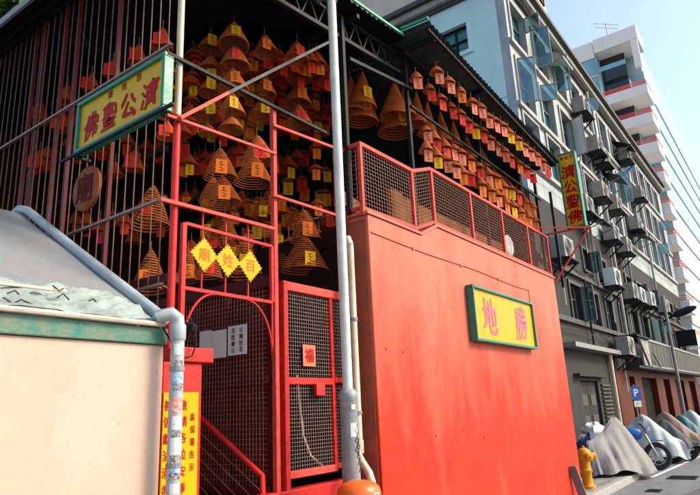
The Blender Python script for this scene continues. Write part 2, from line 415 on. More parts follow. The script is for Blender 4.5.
# mesh railing on top of the wall
rl = thing('mesh_railing', 'red framed wire mesh railing along the top of the red wall', 'railing', (7.8, YW+.1, 3.6))
YR = YW + .04
seg = [(4.80, 3.60, 4.36), (5.86, 3.62, 4.38), (6.36, 3.80, 4.55), (7.48, 3.80, 4.555), (8.6, 3.80, 4.56), (9.7, 3.80, 4.56), (10.72, 3.80, 4.56)]
for x, z0, z1 in seg:
    MB().box((x-.022, YR-.022, z0-.06), (x+.022, YR+.022, z1)).build('post', 'pinkred', rl, bevel=.004)
MB().box((4.785, 3.62, 3.5), (4.825, 3.66, 4.36)).build('post', 'pinkred', rl)
for (xa, a0, a1), (xb, b0, b1) in zip(seg, seg[1:]):
    MB().beam((xa+.024, YR, a1-.02), (xb-.024, YR, b1-.02), .042, .042).build('top_rail', 'pinkred', rl); MB().beam((xa+.024, YR, a0+.015), (xb-.024, YR, b0+.015), .036, .036).build('bottom_rail', 'pinkred', rl)
    m = MB(); n = max(2, int((xb-xa-.05)/.05)); dx = (xb-xa-.05)/n
    for i in range(1, n):
        u = i/n; x = xa+.025+i*dx; m.beam((x, YR, a0+(b0-a0)*u+.03), (x, YR, a1+(b1-a1)*u-.03), .003)
    for j in range(1, 17):
        u = j/17; m.beam((xa+.025, YR+.005, a0+(a1-a0)*u), (xb-.025, YR+.005, b0+(b1-b0)*u), .0032)
    m.build('wire_mesh', 'rustwire', rl)
MB().beam((4.80, YR+.024, 4.34), (4.805, 3.617, 4.34), .04).build('top_rail', 'pinkred', rl); MB().beam((4.80, YR+.024, 3.62), (4.805, 3.617, 3.62), .036).build('bottom_rail', 'pinkred', rl)
m = MB()
for i in range(1, 5): m.beam((4.803, YR+.06*i, 3.64), (4.803, YR+.06*i, 4.32), .0045)
for j in range(1, 13): m.beam((4.806, YR+.03, 3.64+.053*j), (4.806, 3.61, 3.64+.053*j), .0045)
m.build('wire_mesh', 'rustwire', rl)

# ------------------------------------------------------------------ temple shed: roof, posts, trusses, dark inside
YS, XL = 3.55, 2.65
sh = thing('temple_shed', 'dark open sided temple shed with corrugated roof over hanging incense coils', 'temple', (6.5, 6, 0))
def corrugated(x0, x1, y0, y1, zf, th=.02, per=.1, amp=.018):
    mb = MB(); n = int((x1-x0)/per*4); top = []; 
    ys = [y0, (y0+y1)/2, y1]
    for i in range(n+1):
        x = x0+(x1-x0)*i/n; dz = amp*math.sin(2*PI*(x-x0)/per)
        for y in ys: top.append((x, y, zf(x, y)+dz))
    k = len(ys); fs = []
    for i in range(n):
        for j in range(k-1): fs.append((i*k+j, (i+1)*k+j, (i+1)*k+j+1, i*k+j+1))
    mb.add(top, fs); mb.add([(a, b, c-th*.3) for a, b, c in top], [f[::-1] for f in fs])
    return mb
zr1 = lambda x, y: 5.78 + .115*(x-2.4) + .03*(y-3.3)
zr2 = lambda x, y: 6.24 - .065*(x-5.9) + .05*(y-2.9)
corrugated(2.36, 5.9, 3.26, 9.2, zr1).build('roof_sheet', 'roofdark', sh)
corrugated(5.84, 10.75, 2.88, 9.2, zr2).build('roof_sheet', 'roof', sh)
fl = MB(); fl.beam((2.36, 3.25, zr1(2.36, 3.25)+.03), (5.84, 3.25, zr1(5.84, 3.25)+.03), .02, .03); fl.beam((5.83, 3.27, zr2(5.84, 3.3)+.035), (5.83, 2.88, zr2(5.84, 2.9)+.035), .03, .03)
fl.build('flashing', 'roofgreen', sh)
fl = MB(); fl.beam((2.34, 3.26, zr1(2.36, 3.26)), (2.34, 9.2, zr1(2.36, 9.2)), .03, .08); fl.build('fascia', 'greysteel', sh)
tr = MB()
def truss(xa, xb, y, zt, zb_, n):
    tr.beam((xa, y, zt(xa)), (xb, y, zt(xb)), .035, .035); tr.beam((xa, y, zb_(xa)), (xb, y, zb_(xb)), .045, .045)
    for i in range(n):
        u0 = xa+(xb-xa)*i/n; u1 = xa+(xb-xa)*(i+.5)/n; u2 = xa+(xb-xa)*(i+1)/n
        tr.beam((u0, y, zb_(u0)), (u1, y, zt(u1)), .018); tr.beam((u1, y, zt(u1)), (u2, y, zb_(u2)), .018)
tr.build('truss', 'black', sh) if False else None
truss(2.7, 6.1, 3.5, lambda x: zr1(x, 3.5)-.05, lambda x: zr1(x, 3.5)-.33, 12)
tr.build('truss', 'black', sh); tr = MB()
truss(2.7, 6.1, 5.6, lambda x: zr1(x, 5.6)-.05, lambda x: zr1(x, 5.6)-.33, 12)
tr.build('truss', 'black', sh)
bm_ = MB()
for y in (2.95, 3.5, 4.8, 6.4, 8): bm_.beam((5.92, y, zr2(5.92, y)-.05), (10.7, y, zr2(10.7, y)-.05), .05)
for x in (4.9, 6.12, 7.6, 9.1, 10.66):
    z = min(zr1(x, 3.5) if x < 5.84 else zr2(x, 3.5), 9) - .1
    bm_.beam((x, 2.95 if x > 5.9 else 3.3, z), (x, 9.1, z+.25), .05)
bm_.build('beam', 'black', sh)
for px_, z0 in ((347, 3.58), (411, 3.62), (479, 3.78), (530, 3.78), (544, 3.78)):
    p = at(px_, 150, 'y', 3.47)
    x = p.x; zt = (zr1(x, 3.5) if x < 5.84 else zr2(x, 3.5)) - .08
    MB().box((x-.024, 3.446, z0), (x+.024, 3.494, zt)).build('post', 'black', sh)
bm_ = MB()
a = at(349, 59, 'y', 3.43); b = at(411, 89, 'y', 3.43); bm_.beam(a, b, .04)
a = at(411, 106, 'y', 3.43); b = at(541, 200, 'y', 3.43); bm_.beam(a, b, .03)
a = at(405, 52, 'y', 3.3); b = at(545, 164, 'y', 3.3); bm_.beam(a, b, .014)
bm_.build('rail', 'black', sh)
for q_ in ((438, 62), (499.5, 112)):
    p = at(*q_, 'y', 3.2); MB().beam(p, p+Vector((0, 0, .32)), .03).build('bracket', 'greysteel', sh)
# back and end walls, the end one backing a glowing lattice window pane
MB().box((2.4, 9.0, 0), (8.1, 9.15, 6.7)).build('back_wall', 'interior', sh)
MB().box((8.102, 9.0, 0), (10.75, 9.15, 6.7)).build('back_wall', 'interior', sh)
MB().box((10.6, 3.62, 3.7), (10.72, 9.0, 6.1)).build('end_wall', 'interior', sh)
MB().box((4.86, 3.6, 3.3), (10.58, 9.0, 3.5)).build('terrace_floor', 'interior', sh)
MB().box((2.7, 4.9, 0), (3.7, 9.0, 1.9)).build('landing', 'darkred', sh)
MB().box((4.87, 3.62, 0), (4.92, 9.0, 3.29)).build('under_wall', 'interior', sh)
b = MB()
for z in (3.5, 4.05, 4.65): b.beam((3.6, 5.0, z+.35), (3.9, 8.5, z+.45), .07)
for z in (3.3, 3.6): b.beam((3.8, 4.4, z+.3), (4.7, 6.5, z+.5), .06)
b.build('inner_beam', 'interior', sh)
MB().box((6.5, 3.95, 3.5), (10.4, 4.0, 4.42)).build('inner_board', 'backboard', sh)
# furniture dimly seen behind the railing
reorigin(tag(MB().beam((4.95, 3.75, 3.92), (5.75, 3.85, 3.86), .05, .16).build('timber_beam', 'wood'), 'old brown timber beam low behind the first railing panel', 'timber'))
reorigin(tag(MB().beam((4.92, 3.7, 3.60), (5.8, 3.75, 3.58), .06, .14).build('timber_beam', 'wood'), 'old brown timber lying at the foot of the first railing panel', 'timber'))
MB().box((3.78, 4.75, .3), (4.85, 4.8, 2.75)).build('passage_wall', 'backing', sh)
reorigin(tag(MB().box((6.05, 3.72, 3.5), (6.32, 3.80, 4.3)).build('wooden_board', 'backboard', bevel=.005), 'upright ochre wooden board behind the narrow railing panel', 'board'))
reorigin(tag(MB().lathe([(.0, 0), (.16, 0), (.19, .01), (.16, .03)], (9.55, 3.6, 4.2), 24, (0, -1, 0)).build('round_tray', 'white'), 'pale round tray hung behind the mesh near the railing end', 'tray'))
# lattice window
lw = thing('lattice_window', 'bright white lattice window deep inside the dark shed', 'window', (0, 0, 0))
c = at(315, 199, 'x', 10.55); lw.location = c
lp = bpy.data.materials.new('glowing_window_pane'); lp.use_nodes = True
lp.node_tree.nodes['Principled BSDF'].inputs['Emission Color'].default_value = (.75, .85, 1, 1); lp.node_tree.nodes['Principled BSDF'].inputs['Emission Strength'].default_value = .45  # pane emits its own glow in place of outdoor daylight
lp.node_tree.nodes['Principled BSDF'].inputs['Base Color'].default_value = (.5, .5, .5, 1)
MB().box((10.56, c.y-.5, c.z-.34), (10.59, c.y+.5, c.z+.34)).build('pane', lp, lw)
g = MB()
for i in range(9): g.beam((10.55, c.y-.5+i*.125, c.z-.34), (10.55, c.y-.5+i*.125, c.z+.34), .022)
for i in range(7): g.beam((10.53, c.y-.5, c.z-.34+i*.113), (10.53, c.y+.5, c.z-.34+i*.113), .022)
g.build('lattice', 'black', lw)

# ------------------------------------------------------------------ left face: bar screen
bs = thing('bar_screen', 'tall screen of thin vertical bars and red posts on the left face', 'screen', (XL, 5.2, 1.9))
XB = 2.63
for px_ in (20, 29, 50, 64, 108):
    y = at(px_, 200, 'x', XB).y
    MB().box((XB-.017, y-.017, 1.6), (XB+.017, y+.017, zr1(XB, y)-.05)).build('post', 'darkred', bs)
ys = [3.68 + .125*i for i in range(44)]
m = MB()
for y in ys: m.beam((XB, y, 2.0), (XB, y, zr1(XB, y)-.06), .0075)
m.build('bars', 'barwire', bs)
m = MB()
for z in (2.55, 3.22, 4.55): m.beam((XB-.02, 3.6, z), (XB-.02, 9.1, z), .03, .02)
m.build('rail', 'wire', bs)
m = MB(); m.beam((XB+.1, 3.62, 2.62), (XB+.1, 9, 2.8), .07); m.build('lower_rail', 'darkred', bs)

# red steel frame of the stair entrance
fr = thing('steel_frame', 'red steel frame of posts and rails over the stair entrance', 'frame', (3.6, YS, 0))
MB().tube([(XL, YS, 0), (XL, YS, 3.9)], .029, 12).build('post', 'red', fr, True)
MB().tube([(XL, YS, 3.9), (XL, YS, zr1(XL, YS)-.05)], .028, 12).build('upper_post', 'conduit', fr, True)
xp = at(275, 300, 'y', YS).x
MB().box((xp-.023, YS-.023, 0), (xp+.023, YS+.023, 4.42)).build('post', 'pinkred', fr, bevel=.004)
def bar(a, b, m, wd=.03, y=YS-.045, name='rail'):
    p = at(*a, 'y', y); q = at(*b, 'y', y); return MB().beam(p, q, wd).build(name, m, fr)
bar((167, 53), (326, 133), 'black', .028)
bar((167, 115), (276, 154), 'pinkred', .022)
bar((160, 199), (275, 229), 'pinkred', .027)
bar((273, 125), (345, 152), 'pinkred', .025)
bar((273, 195), (348, 219), 'pinkred', .025)
bar((228, 93), (331, 41), 'bracegrey', .028, YS-.08, 'brace'); bar((180, 118), (228, 93), 'pinkred', .028, YS-.08, 'brace')
f = MB(); p = at(340, 160, 'y', YS); f.box((p.x-.02, YS-.02, 2.7), (p.x+.02, YS+.02, 4.4)); f.build('post', 'pinkred', fr)

# arch with the three plaques
ar = thing('entrance_arch', 'thin red entrance arch frame carrying three yellow plaques', 'arch', (3.25, YS, 1.0))
ya = YS - .01
xa0, xa1 = at(183, 250, 'y', ya).x, xp - .05
zt_, zb2 = 3.03, 2.53
f = MB()
f.beam((xa0, ya, .9), (xa0, ya, zt_), .035); f.beam((xa1, ya, zb2), (xa1, ya, zt_), .03); f.beam((xa0+.018, ya, zt_), (xa1, ya, zt_), .024); f.beam((xa0+.018, ya, zb2), (xa1, ya, zb2), .026)
f.build('frame', 'red', ar)
f = MB(); n = 10; r = .30
f.tube([(xa0+.02+r*(1-math.sin(t*PI/2/n)), ya, zb2-.42+.41*math.sin(PI/2*t/n)) if False else (xa0+.02+r*(1-math.cos(PI/2*t/n)), ya, zb2-.45+.44*math.sin(PI/2*t/n)) for t in range(n+1)], .010, 6); f.build('arch', 'red', ar, True); f = MB()
f.tube([(xa1-.0-r*(1-math.cos(PI/2*t/n)), ya, zb2-.45+.44*math.sin(PI/2*t/n)) for t in range(n+1)], .010, 6)
f.tube([(xa1, ya, zb2-.45), (xa1, ya, zb2)], .010, 6)
f.build('arch', 'red', ar, True)
for (cx_, cy_), ch, lab in zip(((204.5, 254.5), (228, 260.5), (250.5, 266)), '廟姓百', ('leftmost and largest looking yellow serrated diamond plaque above the stair entrance', 'middle one of three yellow serrated diamond plaques above the stair entrance', 'rightmost yellow serrated diamond plaque, nearest the red gate post')):
    p = at(cx_, cy_, 'y', YS-.04)
    MB().tube([(p.x, ya, zb2), (p.x, ya, 3.2)], .008, 6).build('rod', 'red', ar)
    t = thing('diamond_plaque', lab, 'plaque', p, 'yellow diamond plaques over the entrance')
    R_ = .137; pts = []
    for k in range(4):
        a0, a1 = k*PI/2, (k+1)*PI/2
        A = Vector((math.cos(a0), 0, math.sin(a0)*1.02))*R_; B_ = Vector((math.cos(a1), 0, math.sin(a1)*1.02))*R_
        nn = 6
        for i in range(nn):
            u = i/nn; q = A+(B_-A)*u; q2 = A+(B_-A)*(u+.5/nn); s_ = .91
            pts += [p+q, p+A*0+(A+(B_-A)*(u+.45/nn)), p+(A+(B_-A)*(u+.5/nn))*s_, p+(A+(B_-A)*(u+.95/nn))*s_]
    MB().poly(pts, (0, -1, 0), .012).build('plate', 'plaqueyellow', t)
    text_mb(ch, .115, p, (1, 0, 0), (0, 0, 1), off=.0, ext=.003).build('lettering', 'tag_orange', t)

# mesh wall along the stairs and the gate
def mesh_panel(mb, o, u, v, nu, nv, th=.0045):
    o, u, v = Vector(o), Vector(u), Vector(v)
    n = u.cross(v).normalized() * th
    for i in range(1, nu): mb.beam(o+u*(i/nu), o+u*(i/nu)+v, th)
    for j in range(1, nv): mb.beam(o+v*(j/nv)+n, o+v*(j/nv)+u+n, th)
mp_ = thing('mesh_partition', 'dark red framed wire mesh partition running back beside the stairs', 'partition', (3.72, 4.4, 1.0))
XM = 3.70
f = MB()
f.box((XM-.03, 3.6, 2.68), (XM+.03, 5.9, 2.78)); f.box((XM-.02, 3.6, 1.86), (XM+.02, 5.9, 1.92)); f.box((XM-.02, 3.6, .98), (XM+.02, 5.9, 1.04))
f.build('rail', 'darkred', mp_)
for y in (4.12, 5.0, 5.88): MB().box((XM-.025, y-.025, .6), (XM+.025, y+.025, 2.68)).build('post', 'darkred', mp_)
m = MB(); mesh_panel(m, (XM-.028, 3.6, 1.04), (0, 2.3, 0), (0, 0, 1.64), 58, 40, .003); m.build('wire_mesh', 'rustwire', mp_)
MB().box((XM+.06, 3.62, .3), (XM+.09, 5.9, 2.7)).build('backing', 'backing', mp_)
gt = thing('wire_gate', 'red steel gate with wire mesh panels beside the grey pole', 'gate', (4.2, YS, 1.0))
gx0, gx1, gx2 = at(284, 380, 'y', YS).x, at(332, 380, 'y', YS).x, 4.82
f = MB(); f.box((gx0-.03, YS-.04, .9), (gx0+.025, YS+.03, 2.74)); f.build('stile', 'red', gt, bevel=.006)
f = MB(); f.box((gx1-.02, YS-.022, 1.08), (gx1+.02, YS+.022, 2.7)); f.build('stile', 'red', gt, bevel=.006)
f = MB(); f.box((gx0+.027, YS-.03, 2.66), (4.8, YS+.03, 2.74)); f.build('top_rail', 'pinkred', gt, bevel=.006)
f = MB(); f.box((gx0+.027, YS-.028, 1.84), (gx1-.022, YS+.028, 1.90)); f.box((gx1+.022, YS-.028, 1.86), (gx2-.02, YS+.028, 1.91)); f.build('middle_rail', 'red', gt, bevel=.006)
f = MB(); f.box((gx0+.027, YS-.028, 1.08), (gx1-.022, YS+.028, 1.14)); f.box((gx1+.022, YS-.028, 1.10), (gx2-.02, YS+.028, 1.15)); f.build('bottom_rail', 'pinkred', gt, bevel=.006)
for a, b in ((1.14, 1.84), (1.90, 2.66)):
    m = MB(); mesh_panel(m, (gx0+.027, YS-.005, a), (gx1-gx0-.05, 0, 0), (0, 0, b-a), 20, 22, .0032); mesh_panel(m, (gx1+.022, YS-.005, a), (gx2-gx1-.04, 0, 0), (0, 0, b-a), 11, 22, .0032)
    m.build('wire_mesh', 'wire', gt)
p = at(320, 390, 'y', YS-.05); MB().box((p.x-.07, YS-.07, p.z-.05), (p.x+.055, YS-.031, p.z+.055)).build('lock_box', 'red', gt, bevel=.006)
pl = MB(); pl.box((xp-.2, YS-.05, 0), (4.81, YS+.06, 1.0)); o = pl.build('gate_plinth', 'red', bevel=.01); reorigin(tag(o, 'low red painted plinth under the wire gate', 'plinth'))
p = at(309, 355, 'y', YS-.03); t = thing('paper_notice', 'square pinkish red paper notice on the wire gate', 'notice', p)
MB().box((p.x-.085, YS-.034, p.z-.10), (p.x+.085, YS-.030, p.z+.09)).build('sheet', 'tag_salmon', t)
text_mb('福', .13, (p.x, YS-.034, p.z-.005), (1, 0, 0), (0, 0, 1), ext=.002).build('lettering', 'letter', t)
# hose hanging behind the gate
hs = [at(*q, 'y', YS+.15) for q in ((297, 375), (299, 400), (303, 435), (310, 455), (325, 468))]
reorigin(tag(MB().tube(hs, .012, 6).build('hose', 'creampipe', None, True), 'pale hose hanging behind the lower gate mesh', 'hose'))
# stairs, grating floor and handrail seen through the arch
stp = MB()
for i in range(7): stp.box((2.72, 3.62+.3*i, 0), (3.66, 3.62+.3*(i+1), .45+.2*i))
reorigin(tag(stp.build('stairs', 'darkred'), 'dark red steps climbing inside the entrance', 'stairs'))
hr = thing('stair_handrail', 'round red handrail slanting down beside the stairs', 'handrail', (3.6, 4, 1))
MB().tube([(3.62, 5.6, 2.32), (3.62, 4.47, 1.67), (3.62, 3.6, 1.13), (3.62, 3.58, .6)], .024, 10).build('rail', 'red', hr, True)
m = MB()
for i in range(1, 9): m.beam((3.64, 5.6, 2.32-.11*i), (3.64, 3.6, 1.10-.11*i), .006)
m.build('wires', 'rustwire', hr)
# papers on the partition
for q, (wd, hg), lab, txt in (((205.5, 345), (.16, .26), 'leftmost plain white paper notice taped on the stair partition', ''), ((219, 344), (.2, .25), 'plain white paper notice between two others on the stair partition', ''), ((237.5, 340), (.24, .26), 'white paper with two columns of black writing on the partition', '百姓廟公')):
    p = at(*q, 'x', XM-.04); mbp = MB().box((XM-.044, p.y-wd/2, p.z-hg/2), (XM-.040, p.y+wd/2, p.z+hg/2))
    if not txt: reorigin(tag(mbp.build('paper_notice', 'paper'), lab, 'notice', 'white papers on the mesh partition')); continue
    t = thing('paper_notice', lab, 'notice', p, 'white papers on the mesh partition'); mbp.build('sheet', 'paper', t)
    if txt:
        for du in (-.05, .05): text_mb(txt if du < 0 else txt[::-1], .05, (XM-.044, p.y-du, p.z), (0, -1, 0), (0, 0, 1), off=.01, ext=.002, vertical=True).build('lettering', 'ink', t)

# ------------------------------------------------------------------ big signs
t = sign_board('hanging_sign', 'long yellow four character sign with green frame on the bar screen', 4.13, 4.125, 1.27, .50, 'y', 2.5, .06,
           [('佛聖公濟', .25, (0, -.035), dict(off=.032, pitch=1.12, squash=.9, jitter=.08)), ('廟姓百', .075, (.06, .17), dict(off=.01, pitch=2.7))], 0, .035)
t['category'] = 'sign'
f = MB()
for y in (3.55, 4.75):
    f.beam((2.5, y, 3.86), (2.63, y, 3.86), .025)
f.beam((2.46, 3.35, 3.855), (2.46, 4.95, 3.855), .022)
f.beam((2.5, 3.55, 4.36), (2.63, 3.55, 4.36), .012)
f.build('bracket', 'black', t)
p = at(88, 189, 'x', 2.57)
t = thing('round_sign', 'round brown wooden sign with one dark red character behind bars', 'sign', p)
MB().lathe([(.0, -.01), (.20, -.01), (.205, 0), (.205, .02), (.19, .03), (0, .03)], p, 32, (-1, 0, 0)).build('board', 'plaquewood', t, True)
text_mb('廟', .27, (p.x-.031, p.y, p.z), (0, -1, 0), (0, 0, 1), off=.025, ext=.004).build('lettering', 'darkletter', t)
# projecting sign at the far end
XP = 10.8
t = thing('projecting_sign', 'tall narrow yellow sign with green frame projecting over the street', 'sign', (XP, 2.75, 4.6))
yc, zc, hw, hh = 2.755, 5.35, .165, .73
MB().box((XP-.03, yc-hw+.03, zc-hh+.03), (XP+.03, yc+hw-.03, zc+hh-.03)).build('board', 'yellow', t)
f = MB()
f.box((XP-.05, yc-hw-.0, zc-hh), (XP+.09, yc-hw+.03, zc+hh)); f.box((XP-.05, yc+hw-.03, zc-hh), (XP+.09, yc+hw, zc+hh))
f.box((XP-.05, yc-hw+.03, zc+hh-.03), (XP+.09, yc+hw-.03, zc+hh)); f.box((XP-.05, yc-hw+.03, zc-hh), (XP+.09, yc+hw-.03, zc-hh+.03))
f.build('frame', 'green', t, bevel=.005)
text_mb('濟公聖佛', .27, (XP-.031, yc, zc-.09), (0, -1, 0), (0, 0, 1), off=.03, ext=.004, vertical=True, pitch=1.08, squash=.95, jitter=.06).build('lettering', 'letter', t)
text_mb('廟姓百', .075, (XP-.031, yc, zc+hh-.10), (0, -1, 0), (0, 0, 1), off=.01, ext=.004).build('lettering', 'letter', t)
for a, b, c_ in (((XP, yc-hw-.06, zc-hh-.02), (XP, 3.4, zc-hh-.02), .03), ((XP, yc-hw-.05, zc-hh-.03), (XP, 3.3, 3.66), .026), ((XP, yc+.1, zc+hh), (XP, 3.4, zc+hh+.1), .02), ((10.2, YR, zc-hh-.02), (XP, yc-hw-.05, zc-hh-.04), .022)): MB().beam(a, b, c_).build('bracket', 'pinkred', t)

# ------------------------------------------------------------------ left: lean-to, pier, pipes
lt = thing('lean_to', 'low peach rendered lean-to with green fascia and grey sheet roof', 'outbuilding', (0, 4.5, 0))
MB().box((-6, 3.27, 0), (2.40, 3.42, 2.06)).build('wall', 'peach', lt, bevel=.008)
MB().box((2.28, 3.42, 0), (2.40, 7.0, 2.06)).build('side_wall', 'peach', lt)
MB().box((-6, 3.245, 2.062), (2.41, 3.42, 2.165)).build('fascia', 'tealtrim', lt, bevel=.006)
rf = MB(); n = 40
def zlean(y): return 2.19 + (y-3.27)*.597 if y < 5.5 else 3.52 - (y-5.5)*.45
g_ = []
nx, ny = 60, 26
for i in range(nx+1):
    for j in range(ny+1):
        x = -6+8.38*i/nx; y = 3.3+3.9*j/ny; g_.append((x, y, zlean(y)+.012*math.sin(x*3.1+y*2)*math.sin(y*4)))
fs = [(i*(ny+1)+j, (i+1)*(ny+1)+j, (i+1)*(ny+1)+j+1, i*(ny+1)+j+1) for i in range(nx) for j in range(ny)]
MB().add(g_, fs).add([(a, b, c-.03) for a, b, c in g_], [f[::-1] for f in fs]).build('roof_sheet', 'sheet', lt, True)
MB().poly([(2.38, 3.44, 2.17), (2.38, 5.5, 3.44), (2.38, 7.0, 2.8), (2.38, 7, 2.0), (2.38, 3.44, 2.0)], (1, 0, 0), .03).build('gable', 'sheet', lt)
tp = MB(); g_ = []; nx, ny = 190, 40
for i in range(nx+1):
    for j in range(ny+1):
        x = -4+6.3*i/nx; v = j/ny; wq = min(1, .2+2.2*v); y = 3.26+v*(.95 - .16*(x+4)*.6 + .05*math.sin(x*6))
        wv = .02*math.sin(x*9+3*v)+.016*math.sin(x*17-7*v)*math.cos(v*9)+.012*math.sin(x*31+v*14)+.010*math.sin(x*23-v*29)*math.sin(x*13+v*17)+.006*math.sin(x*53+v*41)
        g_.append((x, y, zlean(y)+.03+wv*wq))
fs = [(i*(ny+1)+j, (i+1)*(ny+1)+j, (i+1)*(ny+1)+j+1, i*(ny+1)+j+1) for i in range(nx) for j in range(ny)]
reorigin(tag(MB().add(g_, fs).add([(a, b, c-.008) for a, b, c in g_], [f[::-1] for f in fs]).build('tarpaulin', 'tarp', None, True), 'wrinkled pale green tarpaulin spread over the lean-to eave', 'tarpaulin'))
reorigin(tag(MB().tube([(-6, 3.22, 2.20), (2.36, 3.22, 2.185)], .017, 8).build('conduit', 'conduit', None, True), 'cream pipe running along the lean-to eave', 'pipe'))
def on_roof(px, py):
    y = 3.3
    while y < 5 and at(px, py, 'y', y).z > zlean(y)+.085: y += .01
    return at(px, py, 'y', y)
a = on_roof(-12, 282); b = on_roof(66, 291)
reorigin(tag(MB().beam(a, b, .024, .015).build('stick', 'creampipe'), 'pale wooden stick lying on the tarpaulin', 'stick'))
for k, pts_ in enumerate((((52, 288), (58, 293), (62, 291)), ((56, 300), (62, 296), (68, 302)), ((88, 303), (92, 301), (95, 304)), ((2, 300), (12, 306), (20, 302), (34, 308)), ((6, 296), (14, 293), (18, 297)))):
    q_ = [on_roof(*p_)+Vector((0, -.01, .012)) for p_ in pts_]  # dark tubes laid on to draw tears in the sheet
    reorigin(tag(MB().tube(q_, .0045, 5).build('tarp_tear', 'ink', None, True), ('short dark tear kinked on the tarpaulin under the stick end', 'dark tear in the tarpaulin just below the stick', 'tiny dark tear in the right part of the tarpaulin', 'long dark tear along the left eave of the tarpaulin', 'short dark tear at the far left of the tarpaulin')[k], 'tarp_tear'))
dp = thing('roof_drainpipe', 'sloping grey plastic pipe along the lean-to roof edge with elbow and stickered downpipe', 'drainpipe', (2.44, 3.2, 0))
MB().tube([(2.40, 5.75, 3.42), (2.40, 5.6, 3.50), (2.40, 5.5, 3.53), (2.40, 5.35, 3.48), (2.40, 4.4, 2.90), (2.40, 3.27, 2.225)], .04, 14).build('sloping_pipe', 'greypipe', dp, True)
q = at(178, 330, 'y', 3.14)
xd = q.x
MB().tube([(2.36, 3.30, 2.20), (xd-.09, 3.2, 2.235), (xd-.04, 3.16, 2.25), (xd-.008, 3.14, 2.22), (xd, 3.14, 2.15), (xd, 3.14, 2.1)], .044, 14).build('elbow', 'greypipe', dp, True)
MB().lathe([(.047, 2.08), (.051, 2.09), (.051, 2.17), (.047, 2.18)], (xd, 3.14, 0), 16).build('socket', 'greypipe', dp, True)
MB().tube([(xd, 3.14, .12), (xd, 3.14, 2.1)], .043, 16).build('downpipe', 'greypipe', dp, True)
def sticker(x, z, hw_, hh_, m, parent, r=.0448, ax=(0, 0)):
    mb = MB(); n = 6; vs = []
    for k in range(n+1):
        a_ = -PI/2 - .35 + (k/n-.5)*2*hw_/r
        for zz in (z-hh_, z+hh_): vs.append((x[0]+math.cos(a_)*r, x[1]+math.sin(a_)*r, zz))
    fs = [(2*k, 2*k+2, 2*k+3, 2*k+1) for k in range(n)]
    mb.add(vs, fs); return mb.build('sticker', m, parent, True)
M['stk_blue'] = mat('blue_sticker', (.05, .25, .5), .4, .7, 45, (.6, .65, .65))
M['stk_white'] = mat('white_sticker', (.7, .72, .7), .4, .3, 60)
M['stk_black'] = mat('black_sticker', (.03, .03, .03), .4, .6, 60, (.5, .5, .5))
M['stk_red'] = mat('red_sticker', (.65, .08, .07), .4, .5, 60, (.75, .6, .55))
for z, hh_, m_, hw_ in ((2.02, .035, 'stk_white', .035), (1.93, .02, 'stk_black', .03), (1.84, .03, 'stk_blue', .035), (1.79, .02, 'stk_black', .04), (1.68, .045, 'stk_red', .036), (1.575, .04, 'stk_white', .035), (1.51, .02, 'stk_black', .028), (1.44, .05, 'stk_white', .04), (1.36, .026, 'stk_black', .036), (1.31, .02, 'stk_blue', .03), (1.27, .018, 'stk_black', .04), (1.2, .03, 'stk_white', .034), (1.13, .03, 'stk_blue', .04), (1.06, .03, 'stk_white', .04)):
    sticker((xd, 3.14), z, hw_, hh_, m_, dp)
for z in (1.9, 1.33): MB().lathe([(.0455, z-.012), (.049, z-.012), (.049, z+.012), (.0455, z+.012)], (xd, 3.14, 0), 16).build('clamp', 'greysteel', dp)
reorigin(tag(MB().box((2.415, 3.29, 0), (2.735, 3.5, 1.96)).build('entrance_pier', 'red', bevel=.01), 'red painted entrance pier behind the stickered grey downpipe', 'pier'))
reorigin(tag(MB().box((2.53, 3.26, 1.962), (2.81, 3.48, 2.06)).build('meter_box', 'red', bevel=.008), 'small red metal box on top of the entrance pier', 'box'))
nb = thing('notice_board', 'narrow yellow notice with red writing fixed on the red pier', 'notice', (2.58, 3.28, 1.2))
nz = 1.42
MB().box((2.42, 3.278, 1.09), (2.70, 3.288, 1.765)).build('board', 'yellow', nb, bevel=.002)
for s, x, size, zc_, pit in (('善信獻油添香', 2.452, .07, 1.43, 1.45), ('敬請各位安靜', 2.578, .07, 1.43, 1.45), ('區保署告示', 2.652, .052, 1.45, 1.5)):
    text_mb(s, size, (x, 3.278, zc_), (1, 0, 0), (0, 0, 1), off=.012, ext=.002, vertical=True, pitch=pit, squash=.8).build('lettering', 'letter', nb)
cc = thing('security_camera', 'small black security camera on the red box by the elbow pipe', 'camera', at(191, 334, 'y', 3.28))
p = at(191, 327, 'y', 3.28)
MB().lathe([(.0, -.06), (.026, -.06), (.03, .05), (.02, .07), (0, .07)], p, 14, (-.3, -1, -.35)).build('body', 'black', cc, True)
MB().tube([p+Vector((0, .01, 0)), (p.x+.01, 3.34, 2.06)], .01, 6).build('mount', 'black', cc)
cb = [at(*q, 'y', 3.22) for q in ((184, 322), (190, 318), (195, 330), (196, 345), (192, 356), (186, 358), (178, 352), (170, 340), (166, 333), (160, 322))]
reorigin(tag(MB().tube(cb, .006, 6).build('cable', 'black', None, True), 'looping black cable beside the grey pipe elbow', 'cable'))

